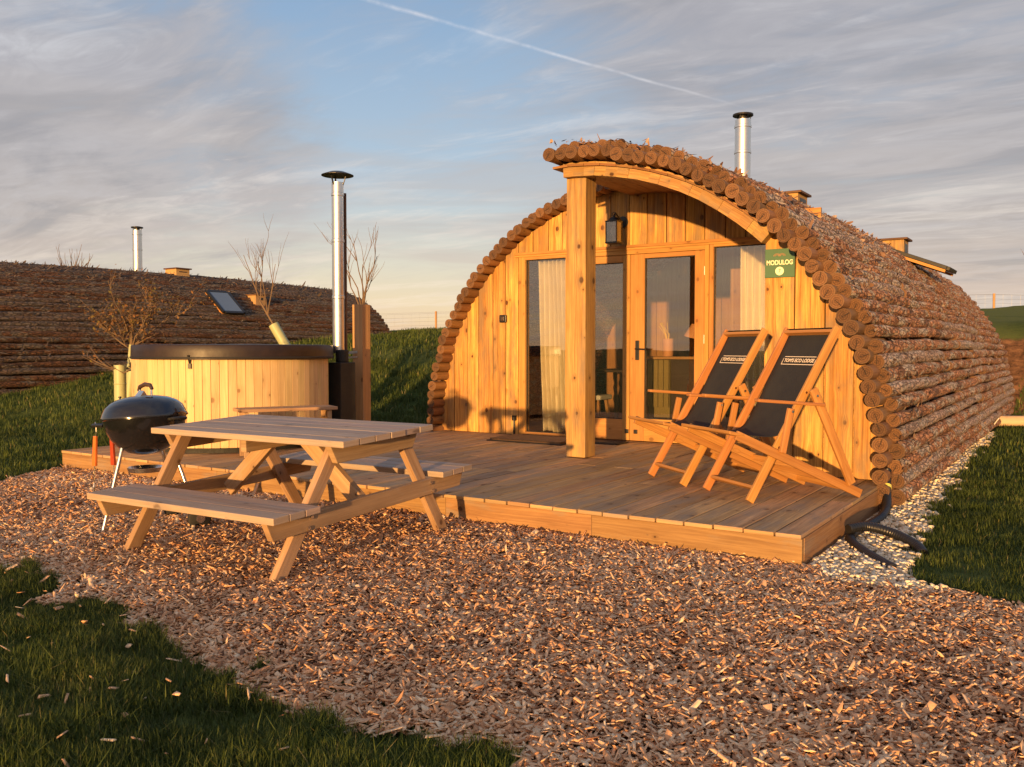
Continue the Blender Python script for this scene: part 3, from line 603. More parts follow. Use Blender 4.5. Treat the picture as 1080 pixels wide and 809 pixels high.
def make_roof(name, cx, zb, yf_fun, y0, y_end, matb, parent, origin, nflake, seed, inner=True, vis=(-3, 3)):
    rg = random.Random(seed); b = MB(); tot = seg[-1]; n = int(tot/SP)
    def log(s, ya, yb, offn, r0, step=0.13, mi0=0, dark=1.0):
        x, z, nx_, nz = prof_at(s); x += nx_*offn; z += nz*offn; y = ya
        while y < yb-0.05:
            L = rg.uniform(2.0, 5.0); ye = min(yb, y+L)
            if yb-ye < 0.8: ye = yb
            rr = r0*(rg.uniform(0.95, 1.03) if mi0 else rg.uniform(0.84, 1.05)); dx, dz = rg.uniform(-.007, .007), rg.uniform(-.007, .007)
            k = max(2, int((ye-y)/step)); pts = []; rad = []; t1, t2 = rg.uniform(-.01, .01), rg.uniform(-.01, .01)
            for i in range(k+1):
                yy = y+(ye-y)*i/k; h = hump(yy, y0, y_end); wob = 0.006*math.sin(yy*2.1+s*9)+0.004*math.sin(yy*5.3+s*31)
                pts.append((cx+x+dx+wob+t1*i/k, yy, zb+z*h+dz+wob+t2*i/k)); rad.append(rr*rg.uniform(0.93, 1.06))
            b.tube(pts, rad, 12, True, rg.random()*dark, mi0, 1); y = ye+0.004
    for i in range(n+1):
        s = 0.03+i*SP; x = prof_at(s)[0]; yf = yf_fun(x)
        log(s, yf+rg.uniform(-.012, .018), min(y_end, yf+(0.9 if inner else 0.3)), 0, LOGR, mi0=2)
        s2 = s+SP/2
        if s2 < tot:
            x2 = prof_at(s2)[0]; yf2 = yf_fun(x2)
            log(s2, yf2+0.17+rg.uniform(-.05, .06), y_end+rg.uniform(-.03, .03), 0.074, LOGR, dark=.8)  # outer row toned down to stand in for shade on its set-back ends
        log(s, max(yf+0.9, y_end-0.5), y_end, 0, LOGR, 0.25)
    # membrane under the logs keeps the daylight out
    K = 40; prev = None
    for seg_y0, rngx in ((y0, None),):
        for i in range(K+1):
            s = tot*i/K; x, z, a, c = prof_at(s); yf = yf_fun(x)+0.30
            p = [(cx+x-a*0.05, yf, zb+z-c*0.05), (cx+x-a*0.05, y_end, zb+z*1.0-c*0.05)]
            if prev is not None:
                q = len(b.v); b.v += [prev[0], prev[1], p[1], p[0]]; b.face((q, q+1, q+2, q+3), [(0, 0)]*4, 0.1, 0)
            prev = p
    # back wall
    q = len(b.v); ring = []
    for i in range(K+1):
        x, z, a, c = prof_at(tot*i/K); ring.append((cx+x-a*0.05, y_end-0.02, zb+z-c*0.05))
    b.v += ring; b.face(range(q, q+len(ring)), [(0, 0)]*len(ring), 0.2, 0)
    ob = b.build(name, [M[matb], M['logend'], M['peeled']], parent, origin, smooth=True)
    # lifted flakes of bark
    r_ = np.random.default_rng(seed); s = tot*(vis[0]+(vis[1]-vis[0])*r_.random(nflake)**1.9); P = np.array([prof_at(v) for v in s])
    yf = np.array([yf_fun(v) for v in P[:, 0]]); yy = yf+0.1+(y_end-yf-0.12)*r_.random(nflake)**1.15
    hp = np.array([hump(v, y0, y_end) for v in yy])
    nrm = np.stack([P[:, 2], 0*yy, P[:, 3]], -1); tan = np.stack([P[:, 3], 0*yy, -P[:, 2]], -1); ay = np.tile([0, 1.0, 0], (nflake, 1))
    logoff = 0.088+0.055+0.004*r_.random(nflake)
    # sit on log crowns rather than between them
    ph = ((s-0.03-SP/2)/SP); fr = ph-np.round(ph); logoff = 0.074+np.sqrt(np.clip(LOGR**2-(fr*SP)**2, 1e-5, None))
    C = np.stack([cx+P[:, 0], yy, zb+P[:, 1]*hp], -1)+nrm*logoff[:, None]
    nl = nrm*1.0+tan*(fr*SP/LOGR)[:, None]; nl /= np.linalg.norm(nl, axis=1)[:, None]
    a = r_.normal(0, 0.45, nflake); t2 = np.cross(ay, nl)
    L = np.exp(r_.normal(math.log(.042), .55, nflake)); W = np.exp(r_.normal(math.log(.017), .4, nflake)); upf = np.clip(1.25-np.abs(s/tot-.5)*3.2, .25, 1)
    du = ay*np.cos(a)[:, None]+t2*np.sin(a)[:, None]; dv = np.cross(nl, du)
    lift = np.abs(r_.normal(0.06, 0.33, nflake))*upf; du2 = du*np.cos(lift)[:, None]+nl*np.sin(lift)[:, None]
    sd = np.sign(r_.random(nflake)-.5)[:, None]; du2 = du2*1.0
    du3 = du*np.cos(lift*1.9)[:, None]+nl*np.sin(lift*1.9)[:, None]
    A = C-dv*(W/2)[:, None]; Bp = C+dv*(W/2)[:, None]; m1_ = du2*(L*.5)[:, None]; m2_ = du3*(L*.5)[:, None]
    V = np.stack([A, Bp, Bp+m1_+dv*(W*.15)[:, None], A+m1_-dv*(W*.15)[:, None], Bp+m1_+m2_-dv*(W*.35)[:, None], A+m1_+m2_+dv*(W*.2)[:, None]], 1)-np.array(origin)
    fo = np_mesh('bark_flakes', V, [(0, 1, 2, 3), (3, 2, 4, 5)], r_.random(nflake), M['flake' if matb == 'bark' else 'flake_far'])
    fo.parent = ob; fo['kind'] = 'stuff'
    return ob

def flue(b_x, b_y, z0, z1, r, name, parent, origin, capw=2.4, bands=(0.33, 0.66, 0.93), style='cone'):
    b = MB(); prof = [(r, z0)]
    for t in bands:
        z = z0+(z1-z0)*t; prof += [(r, z-.02), (r*1.08, z-.015), (r*1.08, z+.015), (r, z+.02)]
    prof += [(r, z1), (r*0.8, z1), (r*0.8, z1-0.05)]
    b.lathe((b_x, b_y, 0), prof, 24); p = b.build(name, M['steel'], parent, origin, smooth=True)
    c = MB()
    if style == 'cone':
        c.lathe((b_x, b_y, 0), [(r*capw, z1+0.075), (r*capw*1.0, z1+0.082), (r*capw*.5, z1+0.115), (r*.2, z1+0.13), (0.0001, z1+0.132)], 28)
        c.lathe((b_x, b_y, 0), [(r*capw*.97, z1+0.074), (r*.2, z1+.10), (0.0001, z1+.10)], 28)
    else:
        c.lathe((b_x, b_y, 0), [(r*1.25, z1+0.05), (r*1.3, z1+0.055), (r*1.28, z1+0.075), (r*.5, z1+0.09), (0.0001, z1+0.09)], 28)
        c.lathe((b_x, b_y, 0), [(r*.55, z1-.02), (r*.55, z1+.06)], 16)
    for a in (0.5, 2.6, 4.7):
        x, y = b_x+math.cos(a)*r*0.95, b_y+math.sin(a)*r*0.95
        x2, y2 = b_x+math.cos(a)*r*(1.5 if style == 'cone' else .95), b_y+math.sin(a)*r*(1.5 if style == 'cone' else .95)
        c.beam((x, y, z1-0.03), (x2, y2, z1+0.085 if style == 'cone' else z1+.06), 0.018, 0.006, (-math.sin(a), math.cos(a), 0))
    c.build('rain_cap', M['black_metal'], p)
    # rain cap coordinates are relative to the flue object, which shares the thing's origin
    bpy.data.objects[-1] if False else None
    for ch in kids(p):
        me = ch.data; me.transform(Matrix.Translation(-Vector(origin)))
    return p

def vent_box(cx_, cy_, z0, w, l, h, parent, origin, wm='beam'):
    b = MB(); b.box(cx_-w/2, cx_+w/2, cy_-l/2, cy_+l/2, z0-.25, z0+h)
    v = b.build('roof_vent', M[wm], parent, origin, bevel=0.004)
    c = MB(); c.box(cx_-w/2-.03, cx_+w/2+.05, cy_-l/2-.03, cy_+l/2+.03, z0+h+.002, z0+h+.03)
    c2 = c.build('vent_lid', M['dark_wood_cap'], v, origin, bevel=0.003)
    d_ = MB(); d_.box(cx_+w/2+.001, cx_+w/2+.006, cy_-l/2+.08, cy_+l/2-.08, z0+.03, z0+h-.05); d_.build('vent_grille', M['black_metal'], v, origin)
    return v

CX = -4.03; OR = (CX, 8.66, 0)
lodge = thing('log_lodge', 'arched timber lodge clad in bark logs with a glazed front, nearest the camera', 'lodge', OR)
yf = lambda x: 6.86 if x > -0.14 else 8.44
make_roof('log_roof', CX, 0, yf, 6.9, 18.0, 'bark', lodge, OR, 6000, 3, vis=(0.44, 0.99))

# roof under-boards over the porch
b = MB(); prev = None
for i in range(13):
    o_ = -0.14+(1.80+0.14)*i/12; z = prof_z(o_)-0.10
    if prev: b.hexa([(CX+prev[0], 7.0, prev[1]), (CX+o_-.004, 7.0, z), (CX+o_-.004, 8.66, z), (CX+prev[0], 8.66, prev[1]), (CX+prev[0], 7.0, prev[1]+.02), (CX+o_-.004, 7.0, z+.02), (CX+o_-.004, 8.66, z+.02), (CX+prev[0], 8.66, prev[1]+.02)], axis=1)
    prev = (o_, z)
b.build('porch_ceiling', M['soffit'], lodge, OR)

# arched front beam in short glued blocks
b = MB()
s0 = seg[-1]/2-0.05; cuts = [s0+x for x in (0, .34, .70, 1.02, 1.34, 1.66, 1.98, 2.16)]
for a_, c_ in zip(cuts[:-1], cuts[1:]):
    sub = 3; rr = random.random()
    for j in range(sub):
        sa = a_+(c_-a_)*j/sub+(0.0015 if j == 0 else 0); sb = a_+(c_-a_)*(j+1)/sub-(0.0015 if j == sub-1 else 0)
        P1 = prof_at(sa); P2 = prof_at(sb)
        A1 = (CX+P1[0]-P1[2]*.06, P1[1]-P1[3]*.06); B1 = (CX+P1[0]-P1[2]*.185, P1[1]-P1[3]*.185)
        A2 = (CX+P2[0]-P2[2]*.06, P2[1]-P2[3]*.06); B2 = (CX+P2[0]-P2[2]*.185, P2[1]-P2[3]*.185)
        b.hexa([(B1[0], 7.03, B1[1]), (B2[0], 7.03, B2[1]), (B2[0], 7.14, B2[1]), (B1[0], 7.14, B1[1]), (A1[0], 7.03, A1[1]), (A2[0], 7.03, A2[1]), (A2[0], 7.14, A2[1]), (A1[0], 7.14, A1[1])], axis=0, r=rr)
b.build('arch_beam', M['beam'], lodge, OR)
b = MB(); b.box(-4.08, -3.88, 7.10, 7.30, 0.20, 2.785); b.box(-4.08, -3.88, 7.142, 7.30, 2.787, 2.86)
b.build('porch_post', M['beam'], lodge, OR, bevel=0.006)

# vertical boarding
def boards(b, xs, y, z0f, z1f, t=0.022, gap=0.009):
    for x0, x1 in zip(xs[:-1], xs[1:]):
        dy = random.uniform(0, .004)
        b.hexa([(x0+gap/2, y-dy, z0f(x0)), (x1-gap/2, y-dy, z0f(x1)), (x1-gap/2, y+t, z0f(x1)), (x0+gap/2, y+t, z0f(x0)),
                (x0+gap/2, y-dy, z1f(x0)), (x1-gap/2, y-dy, z1f(x1)), (x1-gap/2, y+t, z1f(x1)), (x0+gap/2, y+t, z1f(x0))], axis=2)
pz_ = lambda x: prof_z(x-CX)-0.02
b = MB()
boards(b, [-6.76, -6.56, -6.36, -6.19, -5.98, -5.80, -5.62], 8.66, lambda x: 0.195, pz_)
boards(b, [-5.62, -5.42, -5.21, -5.03, -4.83, -4.62, -4.42, -4.20, -3.99, -3.77, -3.56, -3.35, -3.13, -2.92, -2.70, -2.48, -2.27], 8.66, lambda x: 2.315, pz_)
b.box(-6.76, -5.62, 8.684, 8.72, .19, 1.3); b.box(-5.62, -2.2, 8.684, 8.72, 2.30, 2.55)
b.build('front_wall', M['larch'], lodge, OR, bevel=0.003)
b = MB(); boards(b, [-2.25, -2.006, -1.77, -1.545, -1.30], 7.15, lambda x: 0.195, pz_)
b.box(-2.25, -2.225, 7.178, 8.66, 0.195, 2.15, axis=2); b.box(-2.25, -1.33, 7.176, 7.2, .19, 1.1)
b.build('side_panel_wall', M['larch'], lodge, OR, bevel=0.003)

# drip moulding above the openings
b = MB(); b.box(-5.66, -2.27, 8.625, 8.657, 2.285, 2.312); b.box(-5.66, -2.27, 8.635, 8.657, 2.262, 2.284); b.build('drip_moulding', M['frame'], lodge, OR, bevel=0.002)

# windows and doors ------------------------------------------------
def window(x0, x1, z0, z1, fw=(0.07, 0.05, 0.06, 0.03), nm='window'):
    l, r_, bt, tp = fw; y = 8.66
    f = MB()
    f.box(x0, x0+l, y-.015, y+.07, z0, z1, axis=2); f.box(x1-r_, x1, y-.015, y+.07, z0, z1, axis=2)
    f.box(x0+l, x1-r_, y-.014, y+.07, z0, z0+bt, axis=0); f.box(x0+l, x1-r_, y-.014, y+.07, z1-tp, z1, axis=0)
    w = f.build(nm, M['frame'], lodge, OR, bevel=0.003)
    g = MB(); g.box(x0+l-.004, x1-r_+.004, y+.03, y+.034, z0+bt-.004, z1-tp+.004); g.build('pane', M['glass'], w, OR)
    s = MB()
    for (a, c, e, h) in ((x0+l, x0+l+.008, z0+bt, z1-tp), (x1-r_-.008, x1-r_, z0+bt, z1-tp), (x0+l+.008, x1-r_-.008, z0+bt, z0+bt+.008), (x0+l+.008, x1-r_-.008, z1-tp-.008, z1-tp)):
        s.box(a, c, y+.018, y+.029, e, h)
    s.build('glazing_bead', M['rubber'], w, OR)
    return w
window(-5.61, -4.93, 0.205, 2.262, (0.09, 0.05, 0.03, 0.035))
window(-3.29, -2.27, 0.205, 2.262, (0.04, 0.04, 0.06, 0.025))
f = MB(); f.box(-4.925, -4.86, 8.645, 8.74, .205, 2.262, axis=2); f.box(-4.86, -3.34, 8.645, 8.74, 2.215, 2.262, axis=0); f.box(-3.34, -3.295, 8.645, 8.74, .205, 2.262, axis=2)
f.build('door_frame', M['frame'], lodge, OR, bevel=0.003)
def door(x0, x1, ls, rs, bot, top, zt, lab=None):
    f = MB(); y0, y1 = 8.655, 8.71
    f.box(x0, x0+ls, y0, y1, .21, zt, axis=2); f.box(x1-rs, x1, y0, y1, .21, zt, axis=2)
    f.box(x0+ls, x1-rs, y0+.001, y1, .21, bot, axis=0); f.box(x0+ls, x1-rs, y0+.001, y1, top, zt, axis=0)
    d = f.build('door', M['frame'], lodge, OR, bevel=0.003)
    g = MB(); g.box(x0+ls-.004, x1-rs+.004, y0+.03, y0+.034, bot-.004, top+.004); g.build('pane', M['glass'], d, OR)
    s = MB()
    for (a, c, e, h) in ((x0+ls, x0+ls+.008, bot, top), (x1-rs-.008, x1-rs, bot, top), (x0+ls+.008, x1-rs-.008, bot, bot+.008), (x0+ls+.008, x1-rs-.008, top-.008, top)):
        s.box(a, c, y0+.016, y0+.029, e, h)
    s.build('glazing_bead', M['rubber'], d, OR)
    k = MB(); k.box(x0+ls*.3, x0+ls*.3+.045, y0-.012, y0-.001, .285, .33) if ls < .2 and x0 > -4.3 else k.box(x1-rs*.6, x1-rs*.6+.045, y0-.012, y0-.001, .285, .33)
    k.build('door_bolt', M['black_metal'], d, OR, bevel=0.003)
    return d
dl = door(-4.855, -4.185, .10, .085, .435, 2.135, 2.212)
dr = door(-4.180, -3.345, .165, .105, .45, 2.165, 2.212)
h = MB(); h.box(-4.115, -4.07, 8.645, 8.654, 1.08, 1.29); h.tube([(-4.093, 8.65, 1.20), (-4.093, 8.60, 1.20), (-4.075, 8.595, 1.20), (-3.97, 8.595, 1.195)], .009, 8); h.tube([(-4.093, 8.646, 1.125), (-4.093, 8.636, 1.125)], .008, 8)
h.build('door_handle', M['black_metal'], dr, OR, bevel=0.002)
for z in (.6, 1.3, 2.0): h = MB(); h.tube([(-3.343, 8.648, z-.045), (-3.343, 8.648, z+.045)], .006, 8); h.build('hinge', M['wire'], dr, OR)
b = MB(); b.box(-5.61, -2.27, 8.62, 8.655, .193, .204); b.build('threshold', M['dark_wood_cap'], lodge, OR)

# lantern on the wall
b = MB(); b.lathe((-4.27, 8.66, 2.565), [(0.0001, 0), (.05, 0), (.062, .012), (.062, .02), (0.0001, .021)], 24, M_=Matrix.Rotation(PI/2, 3, 'X'))
b.tube([(-4.27, 8.63, 2.565), (-4.27, 8.56, 2.60), (-4.285, 8.50, 2.645), (-4.285, 8.47, 2.62), (-4.285, 8.465, 2.59)], .008, 8)
lan = b.build('wall_lantern', M['black_metal'], lodge, OR, smooth=True)
b = MB(); lx, ly = -4.285, 8.465; a = .062
for sx_ in (-1, 1):
    for sy_ in (-1, 1): b.box(lx+sx_*a-.005, lx+sx_*a+.005, ly+sy_*a-.005, ly+sy_*a+.005, 2.33, 2.55)
b.box(lx-a-.008, lx+a+.008, ly-a-.008, ly+a+.008, 2.318, 2.333); b.box(lx-a-.008, lx+a+.008, ly-a-.008, ly+a+.008, 2.545, 2.558)
b.lathe((lx, ly, 0), [(.07, 2.558), (.045, 2.59), (.015, 2.60), (.012, 2.615), (0.0001, 2.616)], 16)
b.tube([(lx-.022, ly, 2.612), (lx-.02, ly, 2.64), (lx, ly, 2.652), (lx+.02, ly, 2.64), (lx+.022, ly, 2.612)], .004, 6)
b.build('lantern_frame', M['black_metal'], lan, OR)
b = MB()
for (x0, x1, y0, y1) in ((lx-a+.004, lx+a-.004, ly-a-.001, ly-a+.001), (lx-a+.004, lx+a-.004, ly+a-.001, ly+a+.001), (lx-a-.001, lx-a+.001, ly-a+.004, ly+a-.004), (lx+a-.001, lx+a+.001, ly-a+.004, ly+a-.004)): b.box(x0, x1, y0, y1, 2.335, 2.543)
b.build('lantern_glass', M['lampglass'], lan, OR)
b = MB(); b.lathe((lx, ly, 0), [(.014, 2.335), (.014, 2.40), (.03, 2.43), (.034, 2.46), (.02, 2.50), (0.0001, 2.51)], 14); b.build('lantern_bulb', M['leather'], lan, OR, smooth=True)

# bell box and cable outlet on the left boards
b = MB(); b.box(-5.87, -5.775, 8.625, 8.652, 1.51, 1.60); bx_ = b.build('outdoor_switch', M['black_metal'], lodge, OR, bevel=0.008)
b = MB(); b.box(-5.845, -5.80, 8.615, 8.625, 1.53, 1.58); b.build('switch_plate', M['darkfurn'], bx_, OR, bevel=0.004)
b = MB(); b.tube([(-5.665, 8.635, .40), (-5.665, 8.635, .20)], .011, 8); b.box(-5.69, -5.64, 8.625, 8.65, .36, .42); b.build('waste_pipe', M['black_metal'], lodge, OR)

# name board on the right panel
sx0, sx1, sz0, sz1, sy = -2.243, -2.005, 1.775, 2.005, 7.135
b = MB(); b.box(sx0, sx1, sy-.004, 7.147, sz0, sz1); sg = b.build('name_sign', M['sign_green'], lodge, OR, bevel=0.002)
BX = basis((1, 0, 0), (0, 0, 1)); scx = (sx0+sx1)/2
def SM(x, z, dy=0.005): return Matrix.Translation(Vector((x, sy-dy, z))-Vector(OR)) @ BX
text_obj('MODULOG', 0.052, 'sign_lettering', M['sign_cream'], sg, SM(scx, 1.893), .0006, 0.80, .0012)
b = MB(); b.lathe((scx, sy-.0045, 1.826), [(0.0001, -.001), (.034, -.001), (.034, .001), (0.0001, .001)], 28, M_=Matrix.Rotation(PI/2, 3, 'X')); b.build('number_disc', M['sign_cream'], sg, OR)
text_obj('7', 0.042, 'sign_number', M['sign_green'], sg, SM(scx, 1.826, .007), .0006, 1, .0005)
b = MB()
for k in range(2):   # little pair of arched lodges as the emblem
    for j, rr_ in enumerate((.030, .023, .016)):
        pts = [(scx-.022+k*.044-(.004 if k else 0)+rr_*math.cos(t), sy-.005-.0004*k, 1.942+rr_*.8*math.sin(t)) for t in np.linspace(0.15, PI-.15, 12)]
        b.tube(pts, .0022, 5)
b.build('sign_emblem', M['sign_brown'], sg, OR)

# flue, vents and roof window
flue(-4.0, 11.7, 3.0, 4.27, .105, 'chimney_flue', lodge, OR, style='disc')
vent_box(-3.50, 12.15, 3.14, .36, .46, .13, lodge, OR)
vent_box(-2.55, 14.0, 2.52, .45, .38, .26, lodge, OR)

def roof_window(px, py, pz0, dirx, slope, wid, ln_, openang, parent, origin, nm='roof_window', fm='dark_wood_cap'):
    """hinged at its upper edge; u runs down the slope"""
    c, s_ = math.cos(slope), math.sin(slope); u = Vector((dirx*c, 0, -s_)); nrm = Vector((dirx*s_, 0, c)); P = Vector((px, py, pz0)); v = Vector((0, 1, 0))
    fr = MB()
    for t in (-wid/2, wid/2): fr.beam(P+v*t, P+v*t+u*ln_, .06, .14, v)
    for t in (0, ln_): fr.beam(P+u*t-v*(wid/2-.03), P+u*t+v*(wid/2-.03), .06, .14, u)
    f = fr.build(nm, M[fm], parent, origin, bevel=0.004)
    c2, s2 = math.cos(slope-openang), math.sin(slope-openang); u2 = Vector((dirx*c2, 0, -s2)); n2 = Vector((dirx*s2, 0, c2)); P2 = P+nrm*.11
    sh = MB()
    for t in (-wid/2, wid/2): sh.beam(P2+v*t, P2+v*t+u2*ln_, .07, .05, v)
    for t in (0, ln_): sh.beam(P2+u2*t-v*(wid/2-.035), P2+u2*t+v*(wid/2-.035), .07, .05, u2)
    so_ = sh.build('opening_sash', M['black_metal'], f, origin, bevel=0.004)
    for t in (-wid/2, wid/2): li = MB(); li.beam(P2+v*t-n2*.045, P2+v*t+u2*ln_-n2*.045, .055, .035, v); li.build('sash_lining', M['frame'], f, origin)
    g = MB(); q = P2+n2*.012; g.beam(q+u2*.035, q+u2*(ln_-.035), wid-.07, .012, v); g.build('pane', M['sky_glass'], f, origin)
    return f
roof_window(-2.50, 13.15, 2.50, 1, R(44), .74, .86, R(22), lodge, OR)

# ---- the second lodge
C2 = -18.1; OR2 = (C2, 12.5, -0.2)
lodge2 = thing('log_lodge', 'far arched lodge seen from its long side behind the hot tub, dark log roof', 'lodge', OR2)
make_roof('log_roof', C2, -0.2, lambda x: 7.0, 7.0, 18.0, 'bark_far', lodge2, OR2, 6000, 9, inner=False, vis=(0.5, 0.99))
flue(-18.0, 12.0, 2.6, 3.86, .10, 'chimney_flue', lodge2, OR2, style='disc')
vent_box(-17.75, 12.85, 2.93, .40, .36, .10, lodge2, OR2, 'post')
vent_box(-16.35, 13.95, 2.30, .30, .28, .14, lodge2, OR2, 'post')
roof_window(-16.55, 12.95, 2.40, 1, R(46), .56, .74, R(6), lodge2, OR2, fm='dark_wood_cap')
b = MB(); boards(b, list(np.linspace(C2-2.7, C2+2.7, 27)), 7.6, lambda x: -.2, lambda x: prof_z(x-C2)-.22); b.build('front_wall', M['larch'], lodge2, OR2)

# ------------------------------------------------------------------ deck
deck = thing('timber_deck', 'long low timber deck in front of the near lodge and under the hot tub', 'deck', (-4.9, 6.7, 0))
OD = (-4.9, 6.7, 0); b = MB(); x = -8.57; k = 0
while x < -1.31:
    w_ = min(0.178, -1.30-x); yb = 8.66 if x > -6.9 else (7.6 if x > -8.4 else 7.6)
    if x > -2.2: yb = 7.15
    # boards in two lengths with a butt joint
    yj = 4.85+random.choice([1.2, 1.9, 2.4]); e = random.uniform(-.004, .006)
    b.box(x+.005, x+w_-.005, 4.83+e, yj-.0015, .165, .19+random.uniform(-.0015, .0015), axis=1)
    b.box(x+.005, x+w_-.005, yj+.0015, yb+.0, .165, .19+random.uniform(-.0015, .0015), axis=1) if yb-yj > .1 else None
    x += w_; k += 1
b.build('deck_boards', M['deck'], deck, OD, bevel=0.004)
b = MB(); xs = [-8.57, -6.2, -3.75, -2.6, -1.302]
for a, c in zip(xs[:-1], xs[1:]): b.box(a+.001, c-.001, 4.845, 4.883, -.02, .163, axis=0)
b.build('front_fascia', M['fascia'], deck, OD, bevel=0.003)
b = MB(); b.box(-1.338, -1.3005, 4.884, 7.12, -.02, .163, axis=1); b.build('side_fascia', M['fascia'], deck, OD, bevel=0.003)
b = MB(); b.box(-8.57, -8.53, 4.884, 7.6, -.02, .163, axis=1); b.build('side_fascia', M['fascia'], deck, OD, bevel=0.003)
b = MB(); b.box(-8.5, -1.4, 4.95, 8.6, .02, .15); b.build('joist_frame', M['dark_wood_cap'], deck, OD)
# base beam under the log wall on the right
b = MB(); b.box(-1.44, -1.385, 7.0, 17.9, -.02, .16, axis=1); b.build('base_beam', M['fascia'], lodge, OR, bevel=.004)

# door mats
b = MB(); b.box(-5.57, -4.62, 7.93, 8.50, .192, .202); mat = b.build('doormat', M['rubber'], None, (-5.1, 8.2, .19), bevel=0.004)
b = MB(); b.box(-5.54, -4.65, 7.96, 8.47, .2025, .222); b.build('coir_pile', M['coir'], mat, (-5.1, 8.2, .19))
tag(mat, 'brown coir doormat with black rubber edge in front of the curtained window', 'doormat')
b = MB(); b.box(-4.60, -4.15, 8.30, 8.56, .192, .203); b.box(-4.57, -4.18, 8.33, 8.53, .2035, .208); tag(b.build('doormat', M['rubber'], None, (-4.4, 8.4, .19), bevel=0.003), 'thin black rubber mat behind the porch post at the left door', 'doormat')

# ------------------------------------------------------------------ interior seen through the glass
b = MB(); b.box(-6.5, -1.5, 8.75, 8.752+3.9, .185, .195); b.build('interior_floor', M['inner'], lodge, OR)
b = MB(); boards(b, list(np.linspace(-6.5, -1.5, 30)), 12.6, lambda x: .19, pz_); b.build('interior_wall', M['inner'], lodge, OR)
b = MB(); b.box(-3.62, -3.58, 10.2, 12.6, .19, 2.45, axis=2); b.build('partition_wall', M['inner'], lodge, OR)
b = MB(); b.box(-3.58, -2.2, 10.2, 10.24, .19, 2.3, axis=2); b.build('partition_wall', M['inner'], lodge, OR)

def curtain(x0, x1, xt0, xt1, y, z0, z1, lab, folds=9, amp=.03, seed=0):
    rg = random.Random(seed); b = MB(); nu, nv = 90, 30; ph = [rg.uniform(0, 6) for _ in range(4)]
    for j in range(nv+1):
        t = j/nv; z = z0+(z1-z0)*t; a0 = x0+(xt0-x0)*t**0.8; a1 = x1+(xt1-x1)*t**0.8
        for i in range(nu+1):
            s_ = i/nu; sw = .010*math.sin(6*t+ph[0]); f_ = math.sin(2*PI*folds*s_+ph[1]+.9*math.sin(3.2*t+ph[2])+2.5*(s_*s_))
            b.v.append((a0+(a1-a0)*s_+sw*(1-t)+.006*math.sin(9*s_+5*t), y+amp*f_*(0.75+.4*(1-t)), z+(.02*math.sin(12*s_) if j == 0 else 0)))
    for j in range(nv):
        for i in range(nu):
            q = j*(nu+1)+i; b.face((q, q+1, q+nu+2, q+nu+1), [(0, 0)]*4, .5)
    o = b.build('curtain', M['cloth'], None, (0, 0, 0), smooth=True)
    so = o.modifiers.new('thick', 'SOLIDIFY'); so.thickness = .002
    me = o.data; ox = ((x0+x1)/2, y, z0); me.transform(Matrix.Translation(-Vector(ox))); o.location = ox
    tag(o, lab, 'curtain'); return o
curtain(-5.34, -4.93, -5.42, -5.05, 8.80, .24, 2.23, 'cream curtain behind the left window beside the porch post', 6, .06, 3)
curtain(-3.00, -2.35, -3.0, -2.35, 8.80, .24, 2.23, 'cream curtain in the right window beside the green sign', 9, .05, 5)

cab = thing('cabinet', 'green slatted cabinet with wooden top inside the right door', 'cabinet', (-3.95, 9.35, .195))
OC = (-3.95, 9.35, .195)
b = MB()
for i in range(4): b.box(-4.20+i*.065, -4.20+i*.065+.058, 9.15, 9.18, .35+.2, 1.08, axis=2)
b.box(-4.20, -3.945, 9.182, 9.5, .22, 1.08); b.build('slatted_front', M['cabinet'], cab, OC, bevel=.003)
b = MB(); b.box(-4.30, -3.45, 9.1, 9.55, 1.085, 1.115); b.build('cabinet_top', M['inner'], cab, OC, bevel=.004)
b = MB(); b.box(-3.94, -3.47, 9.2, 9.5, .2, 1.08); b.build('side_unit', M['darkfurn'], cab, OC, bevel=.004)
b = MB(); b.box(-4.28, -4.215, 9.15, 9.5, .2, 1.08); b.build('end_panel', M['inner'], cab, OC, bevel=.004)
pt = thing('flower_pot', 'orange pot of yellow twigs on the cabinet behind the right door', 'plant pot', (-4.02, 9.3, 1.116))
b = MB(); b.lathe((0, 0, 0), [(.055, 0), (.06, .02), (.062, .2), (.056, .2), (.054, .03)], 20); b.build('pot', M['vase'], pt, smooth=True)
b = MB()
for k in range(9):
    a = random.uniform(0, 6.28); t = random.uniform(.02, .12); b.tube([(0, 0, .1), (t*.4*math.cos(a), t*.4*math.sin(a), .25), (-.02-t*abs(math.cos(a)), t*math.sin(a), .33+random.uniform(0, .06))], .004, 5)
b.build('twigs', M['ribbon'], pt)
ch = thing('dining_table', 'dining table with turned wooden legs inside the left door', 'table', (-4.7, 10.0, .195))
b = MB(); b.box(-.55, .55, -.4, .4, .72, .75); b.build('tabletop', M['darkfurn'], ch, bevel=.004)
prof = [(.035, 0), (.03, .05), (.04, .10), (.03, .14), (.032, .3), (.045, .36), (.03, .42), (.045, .50), (.03, .56), (.045, .62), (.045, .72)]
for sx_ in (-.48, .48):
    for sy_ in (-.33, .33): b = MB(); b.lathe((sx_, sy_, 0), prof, 14); b.build('leg', M['inner'], ch, smooth=True)
st = thing('stool', 'small stool with pale cushion inside the left door', 'stool', (-5.0, 9.35, .195))
b = MB(); b.box(-.18, .18, -.16, .16, .40, .46); b.build('cushion', M['leather'], st, bevel=.02)
for sx_ in (-.15, .15):
    for sy_ in (-.13, .13): b = MB(); b.beam((sx_*1.1, sy_*1.1, 0), (sx_*.8, sy_*.8, .398), .035, .035); b.build('leg', M['inner'], st)
lm = thing('table_lamp', 'table lamp with tilted shade on the cabinet inside the right door', 'lamp', (-3.72, 9.35, 1.116))
